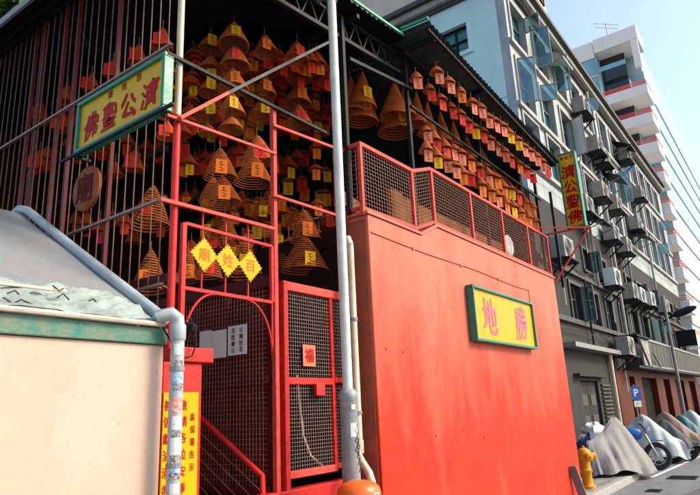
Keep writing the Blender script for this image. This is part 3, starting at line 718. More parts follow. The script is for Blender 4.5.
# ------------------------------------------------------------------ pole, cream pipe, litter bin
YP = 3.06
xq = at(349.5, 430, 'y', YP).x
pp = thing('street_pole', 'tall pale grey street pole with thicker graffitied sleeve', 'pole', (xq, YP, 0))
MB().tube([(xq, YP, 1.7), (xq, YP, 6.2)], .043, 16).build('shaft', 'palepole', pp, True)
MB().lathe([(.085, .12), (.078, .2), (.072, 1.68), (.082, 1.70), (.082, 1.735), (.066, 1.76), (.045, 1.78)], (xq, YP, 0), 20).build('sleeve', 'sleeve', pp, True)
MB().lathe([(.048, 5.56), (.06, 5.57), (.06, 5.63), (.048, 5.64)], (xq, YP, 0), 16).build('clamp', 'greysteel', pp)
MB().tube([(xq, YP, 5.6), (xq-.1, YP+.1, 5.55), (xq+.2, 3.3, 5.72)], .012, 6).build('wire_tie', 'ink', pp)
sticker((xq, YP), 1.45, .035, .055, 'stk_white', pp, .0755); sticker((xq, YP), 1.63, .02, .02, 'stk_white', pp, .075)
gf = MB()
for k in range(3):
    pts = []
    for i in range(14):
        a_ = -PI/2 - .1 + .5*k*.4 + .22*math.sin(i*1.7+k); pts.append((xq+math.cos(a_)*.0765, YP+math.sin(a_)*.0765, 1.5-.02*i-.06*k))
    gf.tube(pts, .003, 4)
gf.build('graffiti', 'ink', pp)
YC = 3.38; xc = at(354, 330, 'y', YC).x
dq = thing('cream_drainpipe', 'thin cream plastic drainpipe with a kinked foot beside the red wall', 'drainpipe', (xc, YC, 0))
e = [at(357, 452, 'y', YC), at(362, 462, 'y', YC-.1), at(369, 473, 'y', YC-.2), at(372, 482, 'y', YC-.22), at(373, 500, 'y', YC-.22)]
MB().tube([(xc, YC, 3.2), (xc, YC, 1.3)]+e+[(e[-1].x, e[-1].y, .1)], .034, 12).build('pipe', 'creampipe', dq, True)
MB().tube([(xc, YC+.12, 3.28), (xc, YC+.02, 3.27), (xc, YC, 3.2)], .036, 12).build('elbow', 'creampipe', dq, True)
for z in (2.45, 1.58): MB().lathe([(.036, z-.015), (.042, z-.015), (.042, z+.015), (.036, z+.015)], (xc, YC, 0), 14).build('clamp', 'greysteel', dq)
MB().lathe([(.037, 1.22), (.041, 1.23), (.041, 1.33), (.037, 1.34)], (xc, YC, 0), 14).build('socket', 'creampipe', dq, True)
pb = at(350, 478, 'y', 2.98)
bn = thing('litter_bin', 'orange litter bin with a domed top at the foot of the pole', 'bin', (pb.x, 2.88, .12))
bx, by = pb.x, 2.9
MB().lathe([(.135, .12), (.155, .16), (.162, .80), (.165, .82)], (bx, by, 0), 28).build('body', 'binorange', bn, True)
MB().lathe([(.125, .82), (.125, .93)], (bx, by, 0), 24).build('opening', 'ink', bn)
for k in range(4):
    a_ = k*PI/2+.5; MB().box((bx+.135*math.cos(a_)-.02, by+.135*math.sin(a_)-.02, .82), (bx+.135*math.cos(a_)+.02, by+.135*math.sin(a_)+.02, .93)).build('strut', 'binorange', bn)
MB().lathe([(.172, .93), (.175, .945), (.172, .99), (.16, 1.03), (.13, 1.06), (.07, 1.078), (0, 1.08)], (bx, by, 0), 32).build('dome', 'binorange', bn, True)
MB().poly([(bx-.035, by-.172, .95), (bx+.02, by-.177, .95), (bx+.02, by-.172, 1.0), (bx-.035, by-.167, 1.0)], (0, -1, .2), .003).build('sticker', 'stk_white', bn)

# ------------------------------------------------------------------ yellow hydrant and leaning plank
hx, hy = 11.35, 3.36
hd = thing('fire_hydrant', 'stubby yellow fire hydrant on the pavement at the end of the red wall', 'hydrant', (hx, hy, .12))
MB().lathe([(.0, .12), (.15, .12), (.15, .16), (.115, .19), (.105, .22), (.10, .40), (.115, .43), (.125, .45), (.125, .48), (.105, .50), (.10, .52), (.10, .66)], (hx, hy, 0), 22).build('barrel', 'hydrant', hd, True)
MB().lathe([(.10, .66), (.14, .67), (.145, .72), (.15, .76), (.14, .82), (.115, .87), (.07, .905), (0, .92)], (hx, hy, 0), 22).build('bonnet', 'hydrant', hd, True)
MB().lathe([(.0, .0), (.03, 0), (.03, .04), (0, .045)], (hx, hy, .912), 8).build('nut', 'hydrant', hd, True)
for ax, r_ in (((-.7, -.7, 0), .075), ((.75, -.65, 0), .075), ((.7, .7, 0), .05)):
    A = Vector(ax).normalized()
    MB().lathe([(r_*.8, .06), (r_*.8, .15), (r_, .155), (r_, .185), (r_*1.02, .19), (r_*1.02, .23), (r_*.7, .245), (r_*.3, .25), (r_*.3, .28), (0, .28)], Vector((hx, hy, .74)), 16, A).build('outlet', 'hydrant', hd, True)
for k in range(8): MB().lathe([(0, 0), (.016, 0), (.016, .02), (0, .022)], (hx+.122*math.cos(k*PI/4), hy+.122*math.sin(k*PI/4), .70), 6).build('bolt', 'hydrant', hd); MB().lathe([(0, 0), (.015, 0), (.015, .025), (0, .027)], (hx+.132*math.cos(k*PI/4+.3), hy+.132*math.sin(k*PI/4+.3), .16), 6).build('bolt', 'hydrant', hd)
ch = MB(); ch.tube([(hx-.12, hy-.13, .62), (hx-.13, hy-.16, .52), (hx-.09, hy-.13, .47)], .006, 5); ch.build('chain', 'greysteel', hd)
hd.scale = (.84, .84, .84)
a = at(582, 488, 'y', 3.15); b = at(571.5, 466, 'y', 3.225)
o = MB().beam((a.x, 3.15, .13), b, .13, .03, up=(1, 0, 0)).build('plank', 'plank', bevel=.005)
reorigin(tag(o, 'short grey plank leaning on the red wall behind the hydrant', 'plank'))

# ------------------------------------------------------------------ incense coils
def coil_mesh(name, turns, expo, tr, tz, seg=20, bell=0.):
    vs = []; fs = []; N = turns*seg
    for i in range(N+1):
        t = i/N; r = .05+.95*t**expo; z = -t; a = 2*PI*turns*t
        for k in range(5):
            b = 2*PI*k/5
            rr = r+tr*math.cos(b); vs.append((rr*math.cos(a), rr*math.sin(a), z+tz*math.sin(b)))
    for i in range(N):
        for k in range(5):
            k2 = (k+1) % 5; fs.append((i*5+k, i*5+k2, (i+1)*5+k2, (i+1)*5+k))
    me = bpy.data.meshes.new(name); me.from_pydata(vs, [], fs)
    for f in me.polygons: f.use_smooth = True
    return me
COIL = dict(cone=coil_mesh('coil_cone', 15, .80, .030, .030), open=coil_mesh('coil_open', 14, .74, .017, .017), cap=coil_mesh('coil_cap', 7, .62, .055, .062, 16), tall=coil_mesh('coil_tall', 18, .95, .026, .024))
for k, me in list(COIL.items()):
    me.materials.append(M['coil']); c2 = me.copy(); c2.materials[0] = M['coilred']; COIL[k+'_r'] = c2
HOOK = MB().tube([(0, 0, 0), (0, 0, 1)], .004, 4).build('hook', 'rustwire'); hook_me = HOOK.data; bpy.data.objects.remove(HOOK)
hook_me.materials[0] = M['rustwire']
TAGME = {}
for k in ('red', 'orange', 'yellow', 'salmon'):
    mb = MB().box((-.5, -.03, -1), (.5, .03, 0)); o = mb.build('paper_tag', 'tag_'+k); TAGME[k] = o.data; bpy.data.objects.remove(o)
# brush marks written on the tags, a raised mark mesh shared by all tags
mk = MB()
for (x0, z0, x1, z1) in ((-.2, -.2, .15, -.18), (-.05, -.12, -.02, -.4), (-.22, -.36, .2, -.40), (.05, -.42, -.15, -.62), (-.1, -.55, .2, -.66), (0, -.7, .03, -.88), (-.18, -.8, .18, -.78)):
    mk.beam((x0, -.05, z0), (x1, -.05, z1), .06, .03)
o = mk.build('writing', 'ink'); MARK = o.data; bpy.data.objects.remove(o)
ORD = 'first second third fourth fifth sixth seventh eighth ninth tenth eleventh twelfth thirteenth fourteenth fifteenth sixteenth seventeenth eighteenth nineteenth twentieth'.split() + ['twenty-' + s for s in 'first second third fourth fifth sixth seventh eighth ninth'.split()]
def coil(px, top, bot, hw, plane, val, kind, tagc, label, group, tagmode='in', tw=8, th=10, red=False, hook=9, tdx=0):
    p = at(px, top, plane, val)
    while plane == 'y' and p.z > (zr1(p.x, p.y) if p.x < 5.84 else zr2(p.x, p.y)) - .24 and val > 3.0:
        val -= .04; p = at(px, top, plane, val)
    d = depth(p); s = d/FPX
    # the bottom rim hangs straight below the apex; find height by its pixel
    q = at(px+(bot-top)*.03, bot, plane, val); H = max(.04, p.z-q.z); R = hw*s*1.06
    t = thing('incense_coil', label, 'incense coil', p, group)
    c = bpy.data.objects.new('coil', COIL[kind + ('_r' if red else '')]); C.objects.link(c); c.parent = t
    c.scale = (R, R, H*.93); R *= random.uniform(.92, 1.06); c.scale = (R, R, H*random.uniform(.84, .98)); c.rotation_euler = (random.uniform(-.07, .07), random.uniform(-.07, .07), random.uniform(0, 6.28))
    h = bpy.data.objects.new('hook', hook_me); C.objects.link(h); h.parent = t; h.scale = (1, 1, hook*s)
    if tagc:
        g = bpy.data.objects.new('paper_tag', TAGME[tagc]); C.objects.link(g); g.parent = t
        hh = th*s*1.03; g.scale = (tw*s*1.12, .05, hh)
        yaw = random.uniform(-.4, .2)
        if tagmode == 'in':
            hh = min(hh, H*.62); g.scale = (tw*s*1.12, .05, hh); zz = -H*.50; rr = R*min(1, (.50*H+hh)/H)**.8*.96+.012
            g.location = (-rr*.56+tdx*s, -rr*.83, zz)
            if plane == 'x': g.location = (-rr*.8, -rr*.6, zz)
        else:
            zz = -H*.92; g.location = (random.uniform(-.2, .2)*R+tdx*s, -R*.35, zz)
        g.rotation_euler = (random.uniform(-.05, .05), random.uniform(-.05, .05), yaw - .45)
        m_ = bpy.data.objects.new('writing', MARK); C.objects.link(m_); m_.parent = g; m_.location = (0, 0, 0)
    return t

# strings behind the red frame: (plane y, [(px, apex y, base y, half width, kind, tag colour, mode)])
Lcols = [
 (4.6, [(168, 60, 76, 10, 'cone', None, ''), (168, 78, 95, 10, 'cone', 'red', 'in'), (168, 100, 118, 10, 'cone', None, '')]),
 (5.0, [(193, 48, 58, 8.5, 'cone', None, ''), (193, 71, 80, 8.5, 'cone', 'red', 'below'), (191, 94, 103, 8.5, 'cone', None, ''), (190, 116, 126, 8.5, 'cone', 'red', 'below')]),
 (4.6, [(211, 35, 51, 12, 'cone', 'yellow', 'in'), (211, 56, 73, 12, 'cone', 'yellow', 'below'), (210, 78, 94, 11.5, 'cone', 'yellow', 'in'), (209, 101, 119, 12, 'cone', 'yellow', 'in'), (208, 124, 137, 10, 'cone', None, '')]),
 (5.6, [(222, 60, 72, 8, 'cone', None, ''), (222, 84, 96, 8, 'cone', 'red', 'below'), (223, 110, 122, 8, 'cone', None, ''), (222, 128, 138, 8, 'cone', 'red', 'below')]),
 (4.3, [(234, 23, 48, 15, 'cone', 'yellow', 'in'), (234.5, 45, 70, 14.5, 'cone', 'red', 'in'), (233, 69, 91, 14, 'cone', 'orange', 'in'), (232, 93, 115, 13.5, 'cone', 'yellow', 'in'), (232, 117, 133, 13, 'cone', None, '')]),
 (5.3, [(248, 52, 66, 9, 'cone', None, ''), (248, 72, 88, 9.5, 'cone', 'red', 'below'), (247, 94, 110, 9.5, 'cone', 'orange', 'in'), (247, 116, 130, 9, 'cone', 'orange', 'below')]),
 (4.5, [(264.5, 35, 57, 12, 'cone', 'orange', 'in'), (265, 56, 76, 11.5, 'cone', 'red', 'in'), (265, 76, 97, 12, 'cone', 'orange', 'in'), (263, 99, 120, 13, 'cone', 'yellow', 'in')]),
 (4.9, [(280, 51, 60, 6.5, 'cap', 'red', 'below'), (281, 72, 80, 6.5, 'cap', 'red', 'below'), (281, 92, 100, 6.5, 'cap', 'red', 'below'), (281, 113, 121, 7, 'cap', 'red', 'below')]),
 (4.5, [(297, 42, 64, 13, 'cone', 'red', 'in'), (298, 62, 82, 12.5, 'cone', 'orange', 'in'), (298, 84, 106, 13, 'cone', 'orange', 'in'), (298, 105, 129, 13, 'cone', 'red', 'in')]),
 (4.9, [(313, 54, 60, 5.5, 'cap', 'orange', 'below'), (314, 75, 81, 6, 'cap', 'red', 'below'), (314, 93, 101, 6.5, 'cap', 'orange', 'below'), (315, 115, 123, 6.5, 'cap', 'yellow', 'below'), (315, 143, 150, 7, 'cap', 'orange', 'below'), (315, 165, 171, 8, 'cap', 'orange', 'below'), (316, 200, 206, 8, 'cap', 'orange', 'below')]),
 (5.6, [(321, 83, 90, 6, 'cap', None, ''), (324, 104, 111, 6, 'cap', None, ''), (325, 167, 172, 6, 'cap', 'yellow', 'below')]),
]
for ci, (yy, lst) in enumerate(Lcols):
    for ri, (px, a, b, hw, kd, tc, md) in enumerate(lst):
        adj = 'rust red' if kd == 'cap' else 'orange brown'
        lab = f"{adj} incense coil{' with ' + tc + ' tag' if tc else ''}, {ORD[ri]} from top in {ORD[ci]} string from the red corner post"
        lab = f"incense coil{' with ' + tc + ' tag' if tc else ''}, {ORD[ri]} from top in {ORD[ci]} string right of corner post"
        coil(px, a, b, hw, 'y', yy, kd, tc, lab, 'incense coils behind the red entrance frame', md, red=(kd == 'cap' or ci in (0, 1, 3)), tw=8 if hw > 8 else 7, th=11)
# big open coils lower down
for px, a, b, hw, yy, kd, tc, lab in [
 (220, 149, 184, 17, 4.0, 'open', 'orange', 'large open spiral incense coil with orange tag, upper of a pair above the diamond plaques'),
 (222, 177, 207, 16, 4.02, 'open', 'orange', 'large open spiral incense coil with orange tag, lower of the pair above the plaques'),
 (213, 178, 205, 14, 4.4, 'open', None, 'dim open spiral incense coil half hidden behind the lower of the pair'),
 (257, 136, 168, 18, 4.3, 'cone', 'red', 'large brown incense coil with red tag beside the thin red rail'),
 (254, 156, 186, 19, 4.0, 'open', 'orange', 'large open incense coil with orange tag left of the pink red post'),
 (303, 210, 243, 16, 4.1, 'open', 'orange', 'open spiral coil with orange tag left of the grey pole, above the widest coil'),
 (304, 237, 277, 22, 4.0, 'open', 'yellow', 'widest open spiral incense coil hanging just above the wire gate'),
 (289, 237, 272, 15, 4.5, 'open', None, 'dim open spiral coil left of the widest coil above the gate'),
 (319, 231, 262, 17, 4.6, 'open', None, 'dim open spiral coil right of the widest coil above the gate'),
 (208, 243, 282, 15, 4.6, 'open', 'red', 'dim open spiral coil behind the leftmost yellow diamond plaque'),
 (243, 236, 280, 16, 4.6, 'open', 'yellow', 'tall open spiral coil with yellow tag behind the rightmost diamond plaque'),
 (188, 250, 284, 12, 4.7, 'open', 'orange', 'dim open spiral coil with orange tag right of the red corner post'),
 (265, 243, 272, 11, 4.9, 'open', None, 'dim small open spiral coil just left of the gate post'),
 (225, 215, 245, 13, 5.4, 'open', None, 'dim open spiral coil far back above the middle diamond plaque')]:
    coil(px, a, b, hw, 'y', yy, kd, tc, lab, 'large open incense coils above the stair entrance', 'in', tw=10, th=14)
# small capped coils with hanging tags far back
bk = [(286, 178, 'yellow', 6.0), (301, 176, 'red', 6.0), (248, 199, 'orange', 6.2), (257, 197, 'yellow', 6.2), (264, 197, 'yellow', 6.2), (273, 196, 'red', 6.2), (285, 210, 'orange', 6.0), (291, 207, 'orange', 6.0), (256, 222, 'yellow', 5.8), (266, 221, 'orange', 5.8), (274, 219, 'orange', 5.8), (226, 228, 'orange', 5.8), (204, 220, 'yellow', 5.8), (228, 212, 'orange', 6.4), (247, 229, 'orange', 5.8), (302, 184, 'orange', 6.4), (320, 190, 'yellow', 6.2), (325, 189, 'orange', 6.2), (195, 158, 'red', 6.0), (183, 140, 'red', 6.0), (240, 141, 'red', 6.4), (205, 150, 'red', 6.8), (303, 150, 'red', 6.8)]
bk.sort()
for i, (px, a, tc, yy) in enumerate(bk):
    coil(px, a, a+5, 6.5, 'y', yy, 'cap', tc, f'small dim incense cap with hanging {tc} tag far back, {ORD[i]} from the left', 'small tagged incense coils far back in the shed', 'below', tw=9, th=13)
# dim fill deeper inside, in horizontal bands
random.seed(11)
for bn_, (p0, p1, n, ylo, yhi, kinds) in {'topmost dim band': (180, 334, 24, 50, 84, 'c'), 'second dim band': (178, 332, 22, 96, 122, 'c'), 'third dim band': (178, 300, 15, 138, 160, 'c'), 'fourth dim band': (182, 338, 17, 186, 214, 'o'), 'lowest dim band': (184, 338, 14, 226, 250, 'o')}.items():
    for i in range(n):
        px = p0+(p1-p0)*(i+.5)/n + random.uniform(-2, 2); a = random.uniform(ylo, yhi); yy = random.choice((5.0, 5.3, 5.8, 6.5) if bn_ in ('topmost dim band', 'second dim band') else (5.6, 6.0, 6.5, 7.0)); tc = random.choice((None, 'red', 'red', 'orange', 'yellow'))
        op = kinds == 'o'; hh = 20 if op else 12
        coil(px, a, a+hh*6/yy*1.05, (10 if op else 8.5)*6/yy, 'y', yy, 'open' if op else 'cone', tc, f"dim incense coil{' with ' + tc + ' tag' if tc else ''} deep in the shed, {ORD[i]} from left, {bn_}", 'dim incense coils deep in the dark shed', 'in' if op else 'below', red=not op or i % 2 == 0, th=11, tw=7)
for bn_, (p0, p1, n, ylo, yhi) in {'upper dim band': (22, 160, 13, 78, 105), 'middle dim band': (20, 165, 13, 128, 165), 'lower dim band': (70, 165, 8, 195, 240)}.items():
    for i in range(n):
        px = p0+(p1-p0)*(i+.5)/n + random.uniform(-2, 2); xx = random.choice((3.6, 4.0, 4.6)); sl_ = (92-px)*.30 if bn_ == 'upper dim band' else 0
        a = random.uniform(ylo, yhi) + sl_; tc = random.choice((None, 'red', 'red'))
        coil(px, a, a+15, 8, 'x', xx, 'cone', tc, f"dim incense coil{' with ' + tc + ' tag' if tc else ''} behind left bars, {ORD[i]} from left, {bn_}", 'dim incense coils deep behind the left bars', 'below', red=True, th=11, tw=7)
# behind the bars on the left face
for px, a, b, hw, xx, kd, tc, lab in [
 (163, 28, 51, 11, 3.1, 'cone', 'red', 'incense coil with glowing red tag just above the right end of the hanging sign'),
 (139, 45, 63, 9, 3.1, 'cone', 'red', 'dark red coil above the hanging sign, second from the corner post'),
 (114, 60, 77, 9, 3.1, 'cone', 'red', 'dark red coil above the hanging sign, third from the corner post'),
 (92, 74, 90, 8, 3.1, 'cone', 'red', 'dark red coil above the hanging sign, fourth from the corner post'),
 (68, 85, 104, 9, 3.2, 'cone', None, 'dim coil left of the hanging sign behind the bars, upper one'),
 (63, 112, 130, 9, 3.2, 'cone', 'red', 'dim coil with red tag left of the hanging sign behind the bars'),
 (41, 100, 122, 9, 3.3, 'cone', 'red', 'dimmest coil at the far left behind the bars'),
 (153, 186, 232, 18, 3.25, 'open', 'red', 'large open spiral coil behind the bars right of the round sign'),
 (151, 250, 296, 17, 3.1, 'open', 'orange', 'large open spiral coil with orange tag behind the bars above the lean-to roof'),
 (135, 150, 170, 11, 3.5, 'cone', 'red', 'dim coil with red tag under the hanging sign near the corner'),
 (40, 150, 168, 9, 3.4, 'cone', 'red', 'dim coil behind the bars above the lean-to ridge'),
 (168, 122, 138, 10, 3.0, 'cone', 'red', 'coil with red tag below the right end of the hanging sign')]:
    coil(px, a, b, hw, 'x', xx, kd, tc, lab, 'incense coils behind the left bar screen', 'in', red=(kd == 'cone'), tw=9, th=12)
# terrace: big coils behind the railing
for px, a, b, hw, yy, kd, tc, lab in [
 (350, 76, 118, 13, 4.6, 'tall', None, 'tall coil half hidden behind the first black post by the pole'),
 (362, 72, 113, 15, 4.2, 'tall', 'yellow', 'tall incense coil with yellow tag, upper of the pair next to the grey pole'),
 (361.5, 88, 124, 16, 4.15, 'cone', 'orange', 'big incense coil with orange tag, lower of the pair next to the grey pole'),
 (394, 82, 118, 14, 4.4, 'tall', None, 'tall incense coil, hindmost of the trio left of the second black post'),
 (404, 86, 118, 11, 4.6, 'tall', None, 'tall incense coil at the right of the trio by the second black post'),
 (395.5, 97, 137, 17, 4.15, 'cone', 'yellow', 'biggest incense coil, front one of the trio left of the second black post'),
 (416, 92, 128, 10, 4.3, 'tall', None, 'tall untagged incense coil just right of the second black post'),
 (427, 102, 136, 10, 4.35, 'tall', None, 'tall untagged coil, second to the right of the second black post'),
 (440, 112, 144, 10, 4.35, 'tall', None, 'tall untagged coil, third to the right of the second black post'),
 (453, 122, 150, 9, 4.4, 'tall', None, 'tall untagged coil, fourth to the right of the second black post'),
 (466, 136, 160, 9, 4.4, 'tall', None, 'tall untagged coil, fifth to the right of the second black post'),
 (481, 149, 170, 8, 4.4, 'tall', None, 'tall untagged coil, sixth to the right of the second black post')]:
    coil(px, a, b, hw, 'y', yy, kd, tc, lab, 'large incense coils over the terrace railing', 'in', tw=9, th=11)
# rows of small tagged coils under the canopy: (px, apex y, tag)
S, R_, O, Y_ = 'salmon', 'red', 'orange', 'yellow'
rows = [
 ('topmost row under the canopy edge', 3.08, 6.9, [(436, 67, S), (448, 77, S), (459.5, 87, O), (471, 98, S), (479.5, 103, S), (487, 113, S), (493.5, 117, S), (501, 121.5, S), (508, 128, Y_), (516, 136, Y_), (522.5, 142.5, S), (528.5, 147, S), (535, 152, S), (540.5, 158, S), (545, 164, R_)]),
 ('second row under the canopy', 3.3, 6.8, [(415.5, 72, S), (428.5, 84, R_), (439.5, 94, R_), (450, 102, R_), (459, 109, R_), (466, 117, R_), (473, 123, Y_), (481, 127, R_), (488, 135, S), (496, 141, S), (503, 147, S), (509, 153, R_), (517, 159, O), (524, 164, R_), (530, 169, R_)]),
 ('third row beside the black cable', 3.5, 7.4, [(424.5, 125, S), (433, 130.5, R_), (443, 138, R_), (452, 144, S), (459, 148.5, S), (468.5, 155, O), (477, 162.5, R_), (486, 167, S), (494, 173, O), (501, 179, O), (509.5, 185, Y_), (517, 190, R_), (523.5, 195, O), (530, 200, O)]),
 ('lowest front row just above the railing', 3.38, 7.4, [(425.5, 140, S), (434.5, 147, Y_), (444, 155, S), (453.5, 161.5, S), (460.5, 164.5, O), (469, 170, R_), (479.5, 177, O), (488, 182.5, O), (495.5, 187.5, S), (504, 194.5, O), (511.5, 199, Y_), (519, 205, O), (526, 209.5, O), (532.5, 214, O)]),
 ('back row between the two lower rows', 3.8, 7.2, [(438, 128, O), (450, 137, R_), (463, 146, R_), (474, 155, O), (484, 163, R_), (492, 168, O), (500, 174, R_), (507, 180, O), (514, 185, R_), (520, 190, O)]),
]
for rn, yy, hw, lst in rows:
    for i, (px, a, tc) in enumerate(lst):
        f = 1 - .25*(px-420)/125
        k = 'cap' if 'canopy' in rn else random.choice(('cone', 'cap', 'cone'))
        Hh = (7.5 if k == 'cap' else 12)*f
        coil(px, a, a+Hh, hw*f*random.uniform(.92, 1.08), 'y', yy+random.uniform(-.05, .05), k, tc, f"small coil with {tc} tag, {ORD[i]} from left, {rn}", 'small tagged incense coils under the canopy', 'below', tw=8*f, th=12*f, hook=6)

# ------------------------------------------------------------------ grey apartment block along the street
XG, YG, XE, ZT = 14.33, 4.7, 37.6, 13.1
gb = thing('grey_apartment_block', 'long grey rendered apartment block, sky-tinted blue side wall, soot and shade coloured lower floors', 'building', (26, 7, 0))
def wall_holes(mb, x0, x1, z0, z1, holes, y0, y1):
    xs = sorted({x0, x1, *[h[0] for h in holes], *[h[1] for h in holes]})
    for xa, xb in zip(xs, xs[1:]):
        if xb - xa < 1e-6: continue
        hs = sorted([(h[2], h[3]) for h in holes if h[0] <= xa+1e-6 and h[1] >= xb-1e-6]); z = z0
        for a, b in hs:
            if a > z: mb.box((xa, y0, z), (xb, y1, a))
            z = b
        if z < z1: mb.box((xa, y0, z), (xb, y1, z1))
random.seed(5)
bays = [14.62 + 1.86*i for i in range(12)]
floors = [('upper', 11.38, 12.72), ('fourth', 9.42, 10.80), ('third', 7.78, 9.15), ('second', 5.42, 6.10), ('first', 3.74, 4.75)]
holes_hi, holes_lo, wins = [], [], []
for fi, (fn, za, zb) in enumerate(floors):
    for bi, bx_ in enumerate(bays):
        if bi == 4 and fi in (1, 2, 3): continue
        if fi == 3 and bi in (0, 1): continue
        if fi == 4 and bi == 0: continue
        wd = 1.15 if fi < 3 else (1.0 if fi == 4 else .85)
        x0 = bx_ + (0 if fi < 3 else .12)
        h = (x0, x0+wd, za, zb); (holes_hi if fi < 3 else holes_lo).append(h); wins.append((fi, bi, h))
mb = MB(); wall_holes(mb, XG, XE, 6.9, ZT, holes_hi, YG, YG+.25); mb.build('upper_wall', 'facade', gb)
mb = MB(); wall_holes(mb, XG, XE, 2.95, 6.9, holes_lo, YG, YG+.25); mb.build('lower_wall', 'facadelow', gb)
MB().box((XG+.2, YG+1.2, 0), (XE, YG+1.3, ZT)).build('inner_wall', 'ink', gb)
# side wall facing the camera, with one window
swh = MB(); ys0, ys1 = 5.86, 6.72
def sbox(a, b): return ((XG, a[0], a[1]), (XG+.25, b[0], b[1]))
for a, b in (((YG+.25, 0), (ys0, ZT)), ((ys1, 0), (11.2, ZT)), ((ys0, 0), (ys1, 11.46)), ((ys0, 12.34), (ys1, ZT))): swh.box(*sbox(a, b))
swh.build('side_wall', 'bluewall', gb)
fm = MB()
for a, b in (((ys0-.12, 11.34), (ys1+.12, 11.46)), ((ys0-.12, 12.34), (ys1+.12, 12.44)), ((ys0-.12, 11.46), (ys0, 12.34)), ((ys1, 11.46), (ys1+.12, 12.34))): fm.box((XG-.06, *a), (XG, *b))
f_ = fm.build('window_surround', 'bluewall', gb)
wn = MB()
for a, b in (((ys0, 11.46), (ys1, 11.5)), ((ys0, 12.3), (ys1, 12.34)), ((ys0, 11.5), (ys0+.04, 12.3)), ((ys1-.04, 11.5), (ys1, 12.3)), ((6.26, 11.5), (6.31, 12.3)), ((ys0+.04, 11.86), (6.26, 11.9)), ((6.31, 11.86), (ys1-.04, 11.9))): wn.box((XG+.08, *a), (XG+.13, *b))
wf = wn.build('window', 'black', gb); MB().box((XG+.14, ys0, 11.46), (XG+.15, ys1, 12.34)).build('pane', 'glass', wf)
bb = MB(); bb.box((XG+.15, 10.95, 0), (XG+.3, 11.2, 2)); 
for z in (9.6, 7.2): MB().box((XG-.02, YG+.26, z), (XG, 11.2, z+.10)).build('band', 'bluewall', gb)
# cornice, wraps the corner
cn = MB()
for z0, z1, o_ in ((13.1, 13.22, .10), (13.22, 13.42, .24), (13.42, 13.56, .38), (13.56, 13.66, .30)):
    cn = MB(); cn.box((XG-o_, YG-o_, z0), (XE, YG+.3, z1)); cn.box((XG-o_, YG+.3, z0), (XG+.3, 11.2, z1))
    cn.build('cornice', 'surroundlow' if z0 == 13.1 or z0 == 13.42 else 'surround', gb)
MB().box((XG, YG+.3, 13.66), (XE, 11.2, 13.7)).build('roof', 'facade', gb)
# set-back upper floors
MB().box((14.9, 5.3, 13.7), (21.1, 11, 22)).build('penthouse', 'beige', gb)
for x in (16.0, 17.6, 19.2, 20.3):
    for z in (14.6, 16.4):
        f = MB(); f.box((x, 5.24, z), (x+.5, 5.3, z+.06)); f.box((x, 5.24, z+1.1), (x+.5, 5.3, z+1.16)); f.box((x, 5.24, z+.06), (x+.06, 5.3, z+1.1)); f.box((x+.44, 5.24, z+.06), (x+.5, 5.3, z+1.1)); f.box((x+.06, 5.24, z+.5), (x+.44, 5.3, z+.55))
        o = f.build('window', 'black', gb); MB().box((x+.06, 5.27, z+.06), (x+.44, 5.295, z+1.1)).build('pane', 'glass', o)
